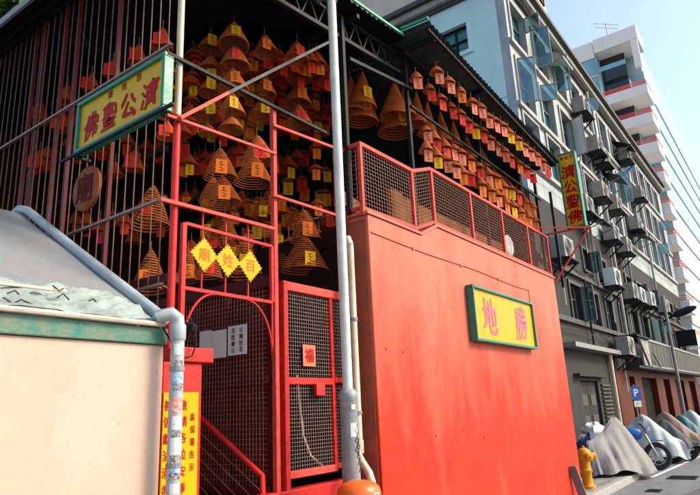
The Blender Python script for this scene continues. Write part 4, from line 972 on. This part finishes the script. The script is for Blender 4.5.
# floor bands and sills running along the street
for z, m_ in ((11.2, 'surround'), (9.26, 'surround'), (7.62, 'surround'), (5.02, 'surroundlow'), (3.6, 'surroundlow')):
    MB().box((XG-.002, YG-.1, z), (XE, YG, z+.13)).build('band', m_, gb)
MB().box((15.3, YG-.35, 2.9), (20.2, YG, 3.02)).build('ledge', 'greysteel', gb)
for x in (18.05, 23.0, 29.4): pass
for fi, bi, (x0, x1, za, zb) in wins:
    hi = fi < 3; sm = 'surround' if hi else 'surroundlow'
    f = MB(); t_ = .09
    f.box((x0-t_, YG-.05, zb), (x1+t_, YG+.0, zb+t_)); f.box((x0-t_, YG-.05, za), (x0, YG, zb)); f.box((x1, YG-.05, za), (x1+t_, YG, zb)); f.box((x0-t_, YG-.07, za-.07), (x1+t_, YG, za))
    o = f.build('window', sm, gb)
    g = MB(); y = YG+.12; b_ = .035; xm = (x0+x1)/2; zm = za+(zb-za)*.62
    g.box((x0, y, za), (x1, y+.04, za+b_)); g.box((x0, y, zb-b_), (x1, y+.04, zb)); g.box((x0, y, za+b_), (x0+b_, y+.04, zb-b_)); g.box((x1-b_, y, za+b_), (x1, y+.04, zb-b_))
    g.box((xm-b_/2, y, za+b_), (xm+b_/2, y+.04, zb-b_))
    if zb-za > .9: g.box((x0+b_, y+.003, zm), (xm-b_/2, y+.037, zm+b_)); g.box((xm+b_/2, y+.003, zm), (x1-b_, y+.037, zm+b_))
    g.build('frame', 'tealframe' if 'tealframe' in M else 'greysteel', o)
    MB().box((x0, y+.05, za), (x1, y+.06, zb)).build('pane', 'glass' if random.random() < (.75 if hi else .4) else 'darkglass', o)
    # casement leaves standing open
    if random.random() < (.3 if hi else .2) or (fi, bi) in ((0, 0), (0, 1), (1, 0), (1, 2)):
        side = random.choice((0, 0, 1)); ang = random.uniform(.9, 1.5); L_ = (x1-x0)*.38
        hxp = x0 if side == 0 else x1; sg = 1 if side == 0 else -1
        dx, dy = math.cos(ang)*L_*sg, -math.sin(ang)*L_
        z0_, z1_ = (za+.02, zb-.02) if random.random() < .6 else (zm, zb-.02)
        e = MB(); A = Vector((hxp, YG-.06, 0)); B_ = A+Vector((dx, dy, 0))
        for z in (z0_, z1_): e.beam(A+Vector((0, 0, z)), B_+Vector((0, 0, z)), .03)
        for q in (A, B_): e.beam(q+Vector((0, 0, z0_+.016)), q+Vector((0, 0, z1_-.016)), .03)
        s_ = e.build('open_casement', 'greysteel', o)
        pp_ = MB(); nrm = Vector((dy, -dx, 0)).normalized()*.004
        pp_.add([A+nrm+Vector((0, 0, z0_)), B_+nrm+Vector((0, 0, z0_)), B_+nrm+Vector((0, 0, z1_)), A+nrm+Vector((0, 0, z1_)), A-nrm+Vector((0, 0, z0_)), B_-nrm+Vector((0, 0, z0_)), B_-nrm+Vector((0, 0, z1_)), A-nrm+Vector((0, 0, z1_))], [(0,1,2,3),(7,6,5,4),(0,4,5,1),(1,5,6,2),(2,6,7,3),(3,7,4,0)])
        pp_.build('casement_pane', 'white' if (fi, bi) == (1, 2) else 'clearglass', o)
# ground floor: shuttered doors on the left, terracotta shopfront on the right
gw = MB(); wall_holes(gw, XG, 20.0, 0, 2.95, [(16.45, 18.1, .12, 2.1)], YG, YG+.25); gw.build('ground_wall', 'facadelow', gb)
d = MB()
for x in (16.47, 17.29):
    d.box((x, YG+.08, .12), (x+.79, YG+.13, 2.08))
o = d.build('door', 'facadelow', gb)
d = MB()
for x in (16.6, 17.42): d.box((x, YG+.06, 1.45), (x+.5, YG+.079, 1.75)); d.box((x, YG+.06, .5), (x+.5, YG+.079, 1.2))
d.build('door_panel', 'surroundlow', o)
d = MB()
for i in range(10): d.beam((18.35, YG-.03, 1.0+i*.11), (19.25, YG-.03, 1.0+i*.11), .06, .05)
d.build('louvre', 'surroundlow', gb)
MB().box((15.9, YG-.18, 2.2), (18.6, YG, 2.27)).build('door_canopy', 'facadelow', gb)
sf = MB(); holes = [(21.7, 22.5, .12, 2.3), (23.6, 26.3, .12, 2.3), (27.8, 29.2, .12, 2.3), (30.6, 33.0, .12, 2.3), (34.5, 36.6, .12, 2.3)]
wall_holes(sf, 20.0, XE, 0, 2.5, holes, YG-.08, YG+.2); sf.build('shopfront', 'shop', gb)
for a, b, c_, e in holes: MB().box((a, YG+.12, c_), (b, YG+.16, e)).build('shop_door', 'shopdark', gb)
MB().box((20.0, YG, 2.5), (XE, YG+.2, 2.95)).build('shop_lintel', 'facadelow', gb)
# caged plant balcony of grey panels over the shopfront
cg = thing('panelled_balcony', 'long grey panelled balcony box sticking out above the terracotta shopfront', 'balcony', (29, 4.4, 2.55))
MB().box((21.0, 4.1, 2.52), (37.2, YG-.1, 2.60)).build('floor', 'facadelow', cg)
x = 23.2
while x < 36.9:
    MB().box((x, 4.12, 2.62), (x+.64, 4.17, 3.5)).build('panel', 'surroundlow', cg); x += .70
f = MB(); f.box((23.1, 4.09, 3.5), (37.2, 4.19, 3.58)); f.box((23.1, 4.08, 2.60), (37.2, 4.118, 2.66)); f.build('rail', 'greysteel', cg)
f = MB(); f.box((20.9, 4.0, 3.52), (23.0, YG-.1, 3.58)); f.build('plant_canopy', 'black', cg)
for x in (21.9, 22.5): MB().box((x, 4.1, 2.62), (x+.56, 4.15, 3.5)).build('panel', 'ac', cg)
MB().beam((21.05, 4.0, 3.45), (22.2, 4.02, 2.62), .07, .03).build('brace', 'greysteel', cg); MB().beam((23.0, 4.0, 3.1), (24.2, 4.02, 2.62), .06, .03).build('brace', 'greysteel', cg)
# drainpipes on the facade
for x, za, zb, m_, lab in ((19.55, .12, 2.9, 'creampipe', 'pale vertical drainpipe beside the terracotta shopfront'), (22.35, 3.6, 13.1, 'surround', 'long grey drainpipe up the middle of the facade'), (27.3, .12, 5.6, 'greysteel', 'dark pipe in front of the panelled balcony')):
    yy = YG-.1 if x != 27.3 else 4.0
    reorigin(tag(MB().tube([(x, yy, za), (x, yy, zb)], .06, 8).build('drainpipe', m_, None, True), lab, 'drainpipe'))

for i, (px, za, zb, rr, m_, lab) in enumerate(((598, 5.0, 9.3, .035, 'surround', 'thin pipe on the facade left of the middle drainpipe'), (632, 3.7, 7.6, .04, 'greysteel', 'thin dark pipe right of the whitest conditioner'), (655, 3.7, 11, .05, 'surround', 'pale pipe near the far end of the grey facade'), (584, 3.1, 5.0, .03, 'black', 'thin black pipe between the two tall dark windows'))):
    x = at(px, 290, 'y', YG-.07).x
    reorigin(tag(MB().tube([(x, YG-.12, za), (x, YG-.12, zb)], rr, 6).build('service_pipe', m_, None, True), lab, 'pipe'))
for i, (z, sag, lab) in enumerate(((5.25, .12, 'black cable sagging along the facade above the lower windows'), (3.45, .08, 'black cable sagging along the facade above the ledge'), (7.5, .1, 'black cable looping under the third floor sill'))):
    pts = [(14.5+.5*k, YG-.13, z-sag*abs(math.sin(k*.8))-.03*math.sin(k*2.1)) for k in range(44)]
    reorigin(tag(MB().tube(pts, .014, 5).build('facade_cable', 'ink'), lab, 'cable'))

# air conditioners
def ac_mesh(cm):
    t = thing('air_conditioner', 'air conditioner', 'air conditioner', (0, 0, 0), 'air conditioners on the grey block')
    MB().box((-.42, -.46, 0), (.42, -.08, .58)).build('casing', cm, t, bevel=.015)
    g = MB()
    for r_ in (.08, .14, .20, .245):
        g.tube([(-.1+r_*math.cos(a*PI/10), -.47, .29+r_*math.sin(a*PI/10)) for a in range(21)], .007, 4, False)
    for a in range(6): g.beam((-.1, -.472, .29), (-.1+.24*math.cos(a*PI/3), -.472, .29+.24*math.sin(a*PI/3)), .008)
    g.build('fan_grille', 'greysteel', t)
    MB().lathe([(0, 0), (.235, 0), (.235, .004), (0, .004)], (-.1, -.462, .29), 20, (0, -1, 0)).build('fan_opening', 'ink', t)
    g = MB()
    for i in range(8): g.box((.2, -.468, .08+i*.055), (.38, -.461, .105+i*.055))
    g.build('louvre', 'greysteel', t)
    MB().tube([(.3, -.1, .1), (.44, -.06, .02), (.45, -.05, -.5), (.43, -.05, -1.1)], .014, 5).build('hose', 'acwhite', t)
    b = MB(); b.box((-.48, -.56, -.06), (.48, 0, -.02))
    for x in (-.4, .4): b.beam((x, -.5, -.05), (x, 0, -.45), .04)
    b.build('bracket', 'black', t)
    return t
protoA, protoB = ac_mesh('ac'), ac_mesh('acwhite')
used = set()
def place_ac(proto, loc, label, sc_=1.0):
    if proto.name not in used: o = proto; used.add(proto.name)
    else:
        o = proto.copy(); C.objects.link(o)
        for ch in list(proto.children):
            c = ch.copy(); C.objects.link(c); c.parent = o
    o.location = loc; o.scale = (sc_,)*3; o['label'] = label
acs = [(protoA, 597, 150, 'grey conditioner high under the cornice, beside the tilted awning'), (protoA, 604, 162, 'conditioner on the upper floor below the one under the cornice'),
 (protoA, 586, 211, 'conditioner right of the vertical yellow sign, on the third floor'), (protoA, 602, 196, 'conditioner left of the dark awning on the fourth floor'), (protoA, 616, 208, 'pale conditioner with open bracket under the dark awning, fourth floor'),
 (protoA, 613, 238, 'upper left of two conditioners beside the third floor sash'), (protoA, 626, 250, 'lower right of two conditioners beside the third floor sash'),
 (protoA, 564, 256, 'conditioner standing just past the end of the mesh railing'), (protoB, 614, 283, 'whitest conditioner, alone below the blank wall, by the pipe'),
 (protoB, 640, 300, 'left of two white conditioners side by side on the second floor'), (protoB, 650, 303, 'right of two white conditioners side by side on the second floor'), (protoA, 665, 309, 'conditioner near the street lamp arm on the second floor'),
 (protoA, 632, 296, 'grey conditioner left of the two white ones on the second floor'), (protoA, 640, 196, 'conditioner at the right of the fourth floor'), (protoA, 626, 158, 'conditioner under the cornice toward the right end'),
 (protoA, 637, 227, 'conditioner on the third floor middle with dark awning'), (protoA, 583, 112, 'conditioner beside the white open window pane'), (protoA, 624, 352, 'conditioner inside the balcony brace above the shopfront')]
for pr_, px, py, lab in acs:
    q = at(px, py+4, 'y', YG-.3); place_ac(pr_, (q.x, YG-.02 if py != 352 else 4.58, q.z), lab)
# tilted dark window awnings
for i, (px, py, wd, lab) in enumerate([(612, 182, 1.3, 'large tilted black window awning on the fourth floor'), (594, 225, 1.2, 'large tilted black window awning on the third floor left'), (640, 240, 1.0, 'tilted black awning on the third floor near the middle'), (622, 150, 1.1, 'small dark awning under the cornice')]):
    q = at(px, py, 'y', YG-.3); t = thing('window_awning', lab, 'awning', (q.x, YG, q.z), 'dark awnings on the grey block')
    MB().add([(q.x-wd/2, YG-.02, q.z+.35), (q.x+wd/2, YG-.02, q.z+.35), (q.x+wd/2, YG-.75, q.z-.05), (q.x-wd/2, YG-.75, q.z-.05), (q.x-wd/2, YG-.02, q.z+.32), (q.x+wd/2, YG-.02, q.z+.32), (q.x+wd/2, YG-.75, q.z-.08), (q.x-wd/2, YG-.75, q.z-.08)], [(0,1,2,3),(7,6,5,4),(0,4,5,1),(1,5,6,2),(2,6,7,3),(3,7,4,0)]).build('sheet', 'black', t)
    for sx in (-1, 1): MB().beam((q.x+sx*(wd/2-.05), YG-.7, q.z-.1), (q.x+sx*(wd/2-.05), YG-.03, q.z-.3), .025).build('strut', 'greysteel', t)
q = at(555, 67, 'y', YG-.2); t = thing('window_awning', 'pale curved window awning on the top floor below the cornice', 'awning', (q.x, YG, q.z))
sv = MB(); n = 8
vs = []
for i in range(n+1):
    a_ = PI/2*i/n; 
    for x in (q.x-.5, q.x+.5): vs.append((x, YG-.02-.6*math.sin(a_), q.z+.3-.35*(1-math.cos(a_))))
fs = [(2*i, 2*i+1, 2*i+3, 2*i+2) for i in range(n)]
sv.add(vs, fs).add([(x, y+.012, z-.02) for x, y, z in vs], [f[::-1] for f in fs]); sv.build('sheet', 'acwhite', t, True)
for sx in (-.46, .46): MB().beam((q.x+sx, YG-.58, q.z-.03), (q.x+sx, YG-.02, q.z-.15), .02).build('strut', 'greysteel', t)
# street lamp bracketed from the facade, shop sign
xl = 28.26; t = thing('street_lamp', 'dark street lamp on an arm reaching out from the grey block', 'street lamp', (xl, YG, 4.4))
MB().tube([(xl, YG, 4.42), (xl, 4.2, 4.72), (xl, 3.7, 4.93)], .04, 8).build('arm', 'black', t, True)
MB().lathe([(.02, -.45), (.12, -.38), (.16, -.1), (.15, .2), (.09, .42), (.03, .5)], (xl, 3.45, 4.99), 12, (0, -1, .3)).build('lamp_head', 'black', t, True)
q = at(687, 338, 'y', 4.1); t = thing('shop_sign', 'small dark box sign projecting above the far end of the balcony', 'sign', (q.x, 4.2, q.z-.3))
MB().box((q.x-.06, 3.7, q.z-.38), (q.x+.06, 4.5, q.z+.38)).build('box', 'black', t, bevel=.02); MB().beam((q.x, 4.5, q.z+.2), (q.x, YG, q.z+.2), .05).build('bracket', 'black', t)

# ------------------------------------------------------------------ white tower with red balconies and pale street front
XT, YT, ZW = 38.0, 4.62, 24.4
tw = thing('white_tower', 'tall white tower with coral red balcony rails and pale blue street front', 'tower', (60, 12, 0))
MB().box((XT+1.6, YT+1.6, 0), (110, 30, ZW-.8)).build('core', 'towerblue', tw)
flz = [ZW-.75-1.95*(k+1) for k in range(11)]
for k, zf in enumerate(flz):
    z0 = zf-1.95 if k < 10 else 0
    MB().box((XT, YT+2.35, z0), (XT+.3, 30, zf-.951)).build('spandrel', 'tower', tw)
    MB().box((XT+.1, YT+2.35, zf-.95), (XT+.2, 30, zf)).build('window_band', 'towerglass', tw)
    MB().box((XT-.1, YT-.35, zf-1.95), (XT+2.0, YT+2.3, zf-1.30)).build('balcony', 'tower', tw)
    for j in range(3):
        z = zf-1.27+j*.12; r = MB()
        r.add([(XT-.08, YT-.33, z), (XT+2, YT-.33, z), (XT+2, YT-.29, z), (XT-.04, YT-.29, z), (XT-.04, YT+2.3, z), (XT-.08, YT+2.3, z)] + [(XT-.08, YT-.33, z+.05), (XT+2, YT-.33, z+.05), (XT+2, YT-.29, z+.05), (XT-.04, YT-.29, z+.05), (XT-.04, YT+2.3, z+.05), (XT-.08, YT+2.3, z+.05)],
              [(0, 1, 2, 3, 4, 5), (11, 10, 9, 8, 7, 6)] + [(i, (i+1) % 6, 6+(i+1) % 6, 6+i) for i in range(6)])
        r.build('rail', 'rail_red', tw)
    MB().box((XT+1.1, YT+.75, zf-1.3), (XT+1.15, YT+2.3, zf)).build('balcony_window', 'darkglass', tw)
    MB().box((XT+1.15, YT+.7, zf-1.3), (XT+2.0, YT+.75, zf)).build('balcony_wall', 'towerblue', tw)
    MB().box((XT+.02, YT+2.28, zf-1.3), (XT+1.1, YT+2.34, zf)).build('balcony_wall', 'towerblue', tw)
zt = flz[0]
MB().box((XT, YT+2.35, ZW-1.0), (XT+.3, 30, ZW+.2)).build('spandrel', 'tower', tw)
MB().box((XT+.1, YT+2.35, ZW-2.3), (XT+.2, 30, ZW-1.001)).build('window_band', 'towerglass', tw)
MB().box((XT, YT+2.35, zt+.35), (XT+.3, 30, ZW-2.301)).build('spandrel', 'tower', tw)
MB().box((XT+.1, YT+2.35, zt+.001), (XT+.2, 30, zt+.349)).build('window_band', 'towerglass', tw)
MB().box((XT+1.1, YT+.75, zt), (XT+1.15, YT+2.3, ZW-.75)).build('balcony_window', 'darkglass', tw)
MB().box((XT+.02, YT+2.28, zt), (XT+1.1, YT+2.34, ZW-.75)).build('balcony_wall', 'towerblue', tw)
MB().box((XT-.02, YT+.6, zt+.55), (XT+.06, YT+2.28, zt+.85)).build('beam', 'towerglass', tw)
MB().box((XT-.06, YT-.3, zt), (XT+.1, YT+.1, ZW-.75)).build('corner_post', 'tower', tw)
MB().box((XT-.1, YT-.35, ZW-.75), (XT+2.0, YT+2.3, ZW+.2)).build('parapet', 'tower', tw)
MB().box((XT+2.0, YT+.0, ZW-1.2), (110, 30, ZW+.2)).build('parapet', 'towerblue', tw)
for k in range(13):
    z = ZW-1.2-1.95*k
    MB().box((XT+2.0, YT, max(0, z-.85)), (110, YT+1.58, z)).build('front_band', 'frontglass', tw)
    MB().box((XT+2.0, YT-.06, max(0, z-1.95)), (110, YT+1.58, max(.05, z-.851))).build('front_spandrel', 'towerpale' if k > 4 else 'towerblue', tw)
an = MB(); q = Vector((XT+1, YT+1.5, ZW+.2)); an.tube([q, q+Vector((0, 0, 1.6))], .03, 5); 
for z in (1.2, 1.5): an.tube([q+Vector((-.6, .6, z)), q+Vector((.6, -.6, z))], .02, 4)
reorigin(tag(an.build('roof_antenna', 'greysteel'), 'thin roof antenna on the white tower corner', 'antenna'))

# beige block behind, seen over the shed roof
be = thing('beige_block', 'beige rendered block with balcony slabs rising behind the temple roof', 'building', (22, 18, 0))
MB().box((12, 15, 0), (30, 24, 30)).build('wall', 'beige', be)
for z in (19.5, 21.6, 23.8): MB().box((12, 13.6, z), (30, 14.99, z+.35)).build('balcony', 'beige', be); MB().box((12, 14.9, z-1.3), (30, 14.995, z-.2)).build('window_band', 'towerglass', be)

# ------------------------------------------------------------------ trees
def leaf_cloud(mb, c, r, n, size):
    for _ in range(n):
        d = Vector((random.gauss(0, 1), random.gauss(0, 1), random.gauss(0, 1))).normalized()*r*random.random()**.45
        d.z *= .75; p = Vector(c)+d
        a = Vector((random.gauss(0, 1), random.gauss(0, 1), random.gauss(0, .6))).normalized(); b = a.orthogonal().normalized(); b = (b*math.cos(random.uniform(0, 6))+a.cross(b)*math.sin(random.uniform(0, 6))).normalized()
        s = size*random.uniform(.6, 1.3)
        mb.add([p-a*s, p+b*s*.5+a*.1*s, p+a*s, p-b*s*.5], [(0, 1, 2, 3)])
def tree(x, y, h, r, label, n=9000):
    t = thing('tree', label, 'tree', (x, y, 0))
    tk = MB(); tk.tube([(x, y, 0), (x+.15, y+.1, h*.35), (x-.05, y, h*.6), (x+.1, y, h*.85)], [.22, .17, .12, .05], 9)
    cl = MB()
    for i in range(13):
        a = random.uniform(0, 6.28); rr = r*random.uniform(.2, .8); q = Vector((x+rr*math.cos(a), y+rr*math.sin(a), h*random.uniform(.68, 1.05)))
        tk.tube([(x, y, h*random.uniform(.4, .6)), (Vector((x, y, h*.6))+q)/2+Vector((0, 0, .2)), q], [.08, .05, .02], 6)
        leaf_cloud(cl, q, r*random.uniform(.34, .5), n//13, .15)
    tk.build('trunk', 'bark', t, True); cl.build('crown', 'leaf', t)
random.seed(3)
q = at(8, 2, 'y', 13); tree(q.x-.4, 13, q.z+.3, 2.4, 'leafy green tree behind the left edge of the shed roof')
# plant tufts on the block parapet
q = at(392, 16, 'y', 9.5); t = thing('rooftop_plant', 'small green plant on a ledge above the shed roof', 'plant', (16.5, 11.25, 13.66))
MB().lathe([(.18, 0), (.25, .35), (.2, .35), (0, .3)], (16.5, 11.0, 13.7), 12).build('pot', 'shop', t, True)
cl = MB(); leaf_cloud(cl, (16.5, 11.0, 14.35), .5, 260, .09); cl.build('foliage', 'leaf', t)

# ------------------------------------------------------------------ motorcycles
def frame_xf(x, y, ang):
    """local: +u forward (towards the front wheel), v to the rider's left, z up"""
    ca, sa = math.cos(ang), math.sin(ang)
    return lambda u, v, z, z0=0.0: Vector((x+u*ca-v*sa, y+u*sa+v*ca, z+z0))
def wheel(name, F, u, r, z0, parent, w_=.055, spoke=6):
    c = F(u, 0, r, z0); ax = (F(0, 1, 0)-F(0, 0, 0)).normalized()
    ty = MB(); n = 28; f_ = (F(1, 0, 0)-F(0, 0, 0)).normalized(); up = Vector((0, 0, 1))
    ty.tube([c+(f_*math.cos(2*PI*k/n)+up*math.sin(2*PI*k/n))*(r-w_) for k in range(n+1)], w_, 8, False)
    wh = ty.build(name, 'rubber', parent, True)
    rm = MB(); rm.tube([c+(f_*math.cos(2*PI*k/n)+up*math.sin(2*PI*k/n))*(r-2*w_) for k in range(n+1)], .016, 6, False)
    for k in range(spoke):
        a = 2*PI*k/spoke; rm.beam(c, c+(f_*math.cos(a)+up*math.sin(a))*(r-2*w_), .03, .02)
    rm.lathe([(.05, -.05), (.05, .05)], c, 10, ax); rm.lathe([(.11, -.012), (.11, .012)], c+ax*.06, 14, ax)
    rm.build('rim', 'chrome', wh)
    return wh
def motorbike(x, y, ang, z0, label, body='blue'):
    t = thing('motorcycle', label, 'motorcycle', (x, y, z0)); F0 = frame_xf(x, y, ang); F = lambda u, v, z: F0(u, v, z, z0)
    wheel('wheel', F0, .62, .30, z0, t); wheel('wheel', F0, -.62, .30, z0, t)
    f = MB()
    for v in (-.09, .09): f.tube([F(.62, v, .30), F(.42, v, .80)], .024, 8)
    f.build('fork', 'chrome', t, True)
    f = MB(); f.tube([F(.36, -.33, 1.0), F(.4, -.18, .98), F(.42, 0, .90), F(.4, .18, .98), F(.36, .33, 1.0)], .014, 6); f.build('handlebar', 'black', t, True)
    for s in (-1, 1): MB().lathe([(0, 0), (.06, 0), (.065, .012), (0, .016)], F(.42, s*.36, 1.14), 12, F(-1, 0, 0)-F(0, 0, 0)).build('mirror', 'black', t); 
    f = MB(); f.beam(F(.78, 0, .63), F(.45, 0, .66), .13, .02); f.build('mudguard', body, t)
    MB().lathe([(.0, 0), (.085, .01), (.095, .05), (.06, .14), (0, .16)], F(.56, 0, .86), 16, F(-1, 0, 0)-F(0, 0, 0)).build('headlight', 'chrome', t, True)
    MB().lathe([(.02, -.26), (.12, -.18), (.15, 0), (.13, .16), (.05, .24)], F(.14, 0, .78), 14, F(1, 0, .12)-F(0, 0, 0)).build('tank', body, t, True)
    MB().lathe([(.03, -.42), (.12, -.36), (.13, 0), (.10, .3), (.03, .36)], F(-.34, 0, .76), 12, F(1, 0, 0)-F(0, 0, 0)).build('seat', 'black', t, True)
    f = MB(); f.add([F(.22, -.12, .25), F(.22, .12, .25), F(-.25, .12, .25), F(-.25, -.12, .25), F(.26, -.10, .62), F(.26, .10, .62), F(-.3, .10, .62), F(-.3, -.10, .62)], [(0,1,2,3),(7,6,5,4),(0,4,5,1),(1,5,6,2),(2,6,7,3),(3,7,4,0)]); f.build('engine', 'greysteel', t, bevel=.03)
    MB().tube([F(.15, -.14, .3), F(-.2, -.16, .24), F(-.75, -.17, .36)], [.03, .035, .05], 8).build('exhaust', 'chrome', t, True)
    MB().beam(F(-.62, 0, .3), F(-.1, 0, .38), .12, .05).build('swingarm', 'black', t)
    return t
def covered(x, y, ang, z0, label, cloth, L=1.0, H=1.08, skirt=.16, wheels=True, wd=.36, apex=.28, conv=1.45):
    """parked motorcycle under a draped cover; the wheels show below the hem"""
    t = thing('covered_motorcycle', label, 'motorcycle', (x, y, z0)); F0 = frame_xf(x, y, ang); F = lambda u, v, z: F0(u, v, z, z0)
    if wheels: wheel('wheel', F0, .66*L, .29, z0, t); wheel('wheel', F0, -.62*L, .29, z0, t)
    N, K = 120, 22; g = []; ph = random.uniform(0, 6)
    def top(u):   # ridge height along the bike: seat, rise to the handlebars, fall to the front wheel
        pts = [(-1.0, .50), (-.8, .60), (-.35, .70), (apex-.22, .86), (apex, 1.0), (apex+.14, .93), (.72, .52), (1.0, .40)]
        for (a, b), (c_, d) in zip(pts, pts[1:]):
            if u <= c_:
                q = max(0, min(1, (u-a)/(c_-a))); return b+(d-b)*q
        return pts[-1][1]
    for i in range(N):
        th = 2*PI*i/N; cu, su = math.cos(th), math.sin(th)
        ur = .86*cu; ht = top(ur)*H
        hem_u = L*1.02*math.copysign(abs(cu)**.8, cu); hem_v = wd*math.copysign(abs(su)**.7, su)*(1.0 if cu < .5 else 1.0-.45*(cu-.5)/.5)
        hem = skirt+.05*math.sin(3*th+ph)+.03*math.sin(7*th+1.3*ph)
        f1 = .055*(abs(math.sin(5.5*th+ph))-.5)+.035*(abs(math.sin(9.5*th-ph))-.5)+.012*math.sin(23*th+ph)
        for k in range(K+1):
            q = k/K
            wob = 1+.35*math.sin(6*q+4*th)
            ru, rv = ur*L, wd*.05*su*(1+.6*math.exp(-((ur-apex)/.2)**2))
            e = q**(.9 if conv < 1.2 else .72); u_ = ru+(hem_u-ru)*e; v_ = rv+(hem_v-rv)*e
            n_ = Vector((hem_u-ru*.6, hem_v*1.6, 0)).normalized()*f1*wob*min(1, q*1.6)
            z = hem+(ht-hem)*(1-q**(conv+.1*math.sin(5*th))) + .018*math.sin(9*q+6*th+ph)*q*(1-q)*4
            g.append(F(u_+n_.x, v_+n_.y, z))
    fs = [(i*(K+1)+k, ((i+1) % N)*(K+1)+k, ((i+1) % N)*(K+1)+k+1, i*(K+1)+k+1) for i in range(N) for k in range(K)]
    fs.append(tuple(i*(K+1) for i in range(N)))
    MB().add(g, fs).build('cover', cloth, t, True)
    return t
A0 = rad(-128)
# the front-wheel contact points come from the photograph, each machine runs back from there
def back(px, py, u, ang, z=0.0):
    q = at(px, py, 'z', z); return q.x-u*math.cos(ang), q.y-u*math.sin(ang)
a_ = rad(-38); x, y = back(646, 478, .95, a_, .0); covered(13.75, 3.42, rad(-22), .12, 'motorcycle under a big grey cloth cover, nearest to the hydrant', 'cov_grey', .98, 1.12, .05, True, .5, .10, 1.0)
x, y = back(660, 470, .62, rad(-75)); motorbike(x, y, rad(-75), 0, 'uncovered blue motorcycle with a chrome fork between the grey and silver covers')
x, y = back(677, 463, .72, rad(-80)); covered(x, y, rad(-80), 0, 'motorcycle under a shiny silver cover behind the blue motorcycle', 'cov_silver', 1.0, 1.2, .16, True, .42, .1)
x, y = back(690, 461, .66, rad(-82)); covered(x, y, rad(-82), 0, 'motorcycle under a charcoal cover with its front wheel showing', 'cov_dark', .95, 1.05, .30, True, .36, .2)
covered(19.6, 3.5, rad(-84), 0, 'motorcycle under a taupe brown cover beyond the charcoal one', 'cov_taupe', 1.0, 1.2, .2, True, .42, .1)
covered(21.2, 3.45, rad(-84), 0, 'motorcycle under a teal cover far down the row', 'cov_teal', 1.0, 1.05, .2, True, .4, .2)
covered(22.9, 3.4, rad(-84), 0, 'motorcycle under a pale grey cover, last in the row', 'cov_silver', 1.0, 1.15, .2, True, .42, .2)
bd = thing('covered_bundle', 'white plastic bundle on navy tarpaulin behind the grey covered motorcycle', 'bundle', (15.0, 4.25, .0))
def lump(c, r, m, name, par, sz=(1, 1, .7)):
    mb = MB(); vs = []; n, k_ = 18, 12
    for i in range(k_+1):
        th = PI*i/k_
        for j in range(n):
            ph = 2*PI*j/n; rr = r*(1+.10*math.sin(5*ph+3*th)+.07*math.sin(9*ph-4*th)+.05*math.sin(14*ph+8*th)); vs.append((c[0]+rr*math.sin(th)*math.cos(ph)*sz[0], c[1]+rr*math.sin(th)*math.sin(ph)*sz[1], c[2]+rr*math.cos(th)*sz[2]))
    fs = [(i*n+j, i*n+(j+1) % n, (i+1)*n+(j+1) % n, (i+1)*n+j) for i in range(k_) for j in range(n)]
    return mb.add(vs, fs).build(name, m, par, True)
lump((14.85, 4.22, .42), .5, 'navy', 'tarpaulin', bd, (1.3, .55, .84)); lump((15.2, 4.2, .86), .27, 'white', 'plastic_wrap', bd, (1.1, .9, .8))

# parking sign
xs_, ys_ = 20.3, 4.2
t = thing('parking_sign', 'blue square parking sign with a white letter P on a grey pole', 'sign', (xs_, ys_, .12))
MB().tube([(xs_, ys_+.04, .0), (xs_, ys_+.04, 2.0)], .03, 8).build('pole', 'greysteel', t, True)
dv = Vector((-.8, -.6, 0)).normalized(); rt = Vector((0, 0, 1)).cross(dv)*1.0
def plate(cz, hw_, hh_, m, nm):
    c = Vector((xs_, ys_, cz))+dv*.03
    MB().poly([c-rt*hw_+Vector((0, 0, -hh_)), c+rt*hw_+Vector((0, 0, -hh_)), c+rt*hw_+Vector((0, 0, hh_)), c-rt*hw_+Vector((0, 0, hh_))], dv, .015).build(nm, m, t)
plate(1.74, .15, .2, 'blue', 'plate'); plate(1.42, .11, .09, 'white', 'lower_plate')
c = Vector((xs_, ys_, 1.75))+dv*.03; text_mb('P', .3, c, rt, (0, 0, 1), off=.03, ext=.006).build('lettering', 'white', t)
text_mb('P', .08, Vector((xs_, ys_, 1.42))+dv*.03, rt, (0, 0, 1), off=.01, ext=.006).build('lettering', 'blue', t)
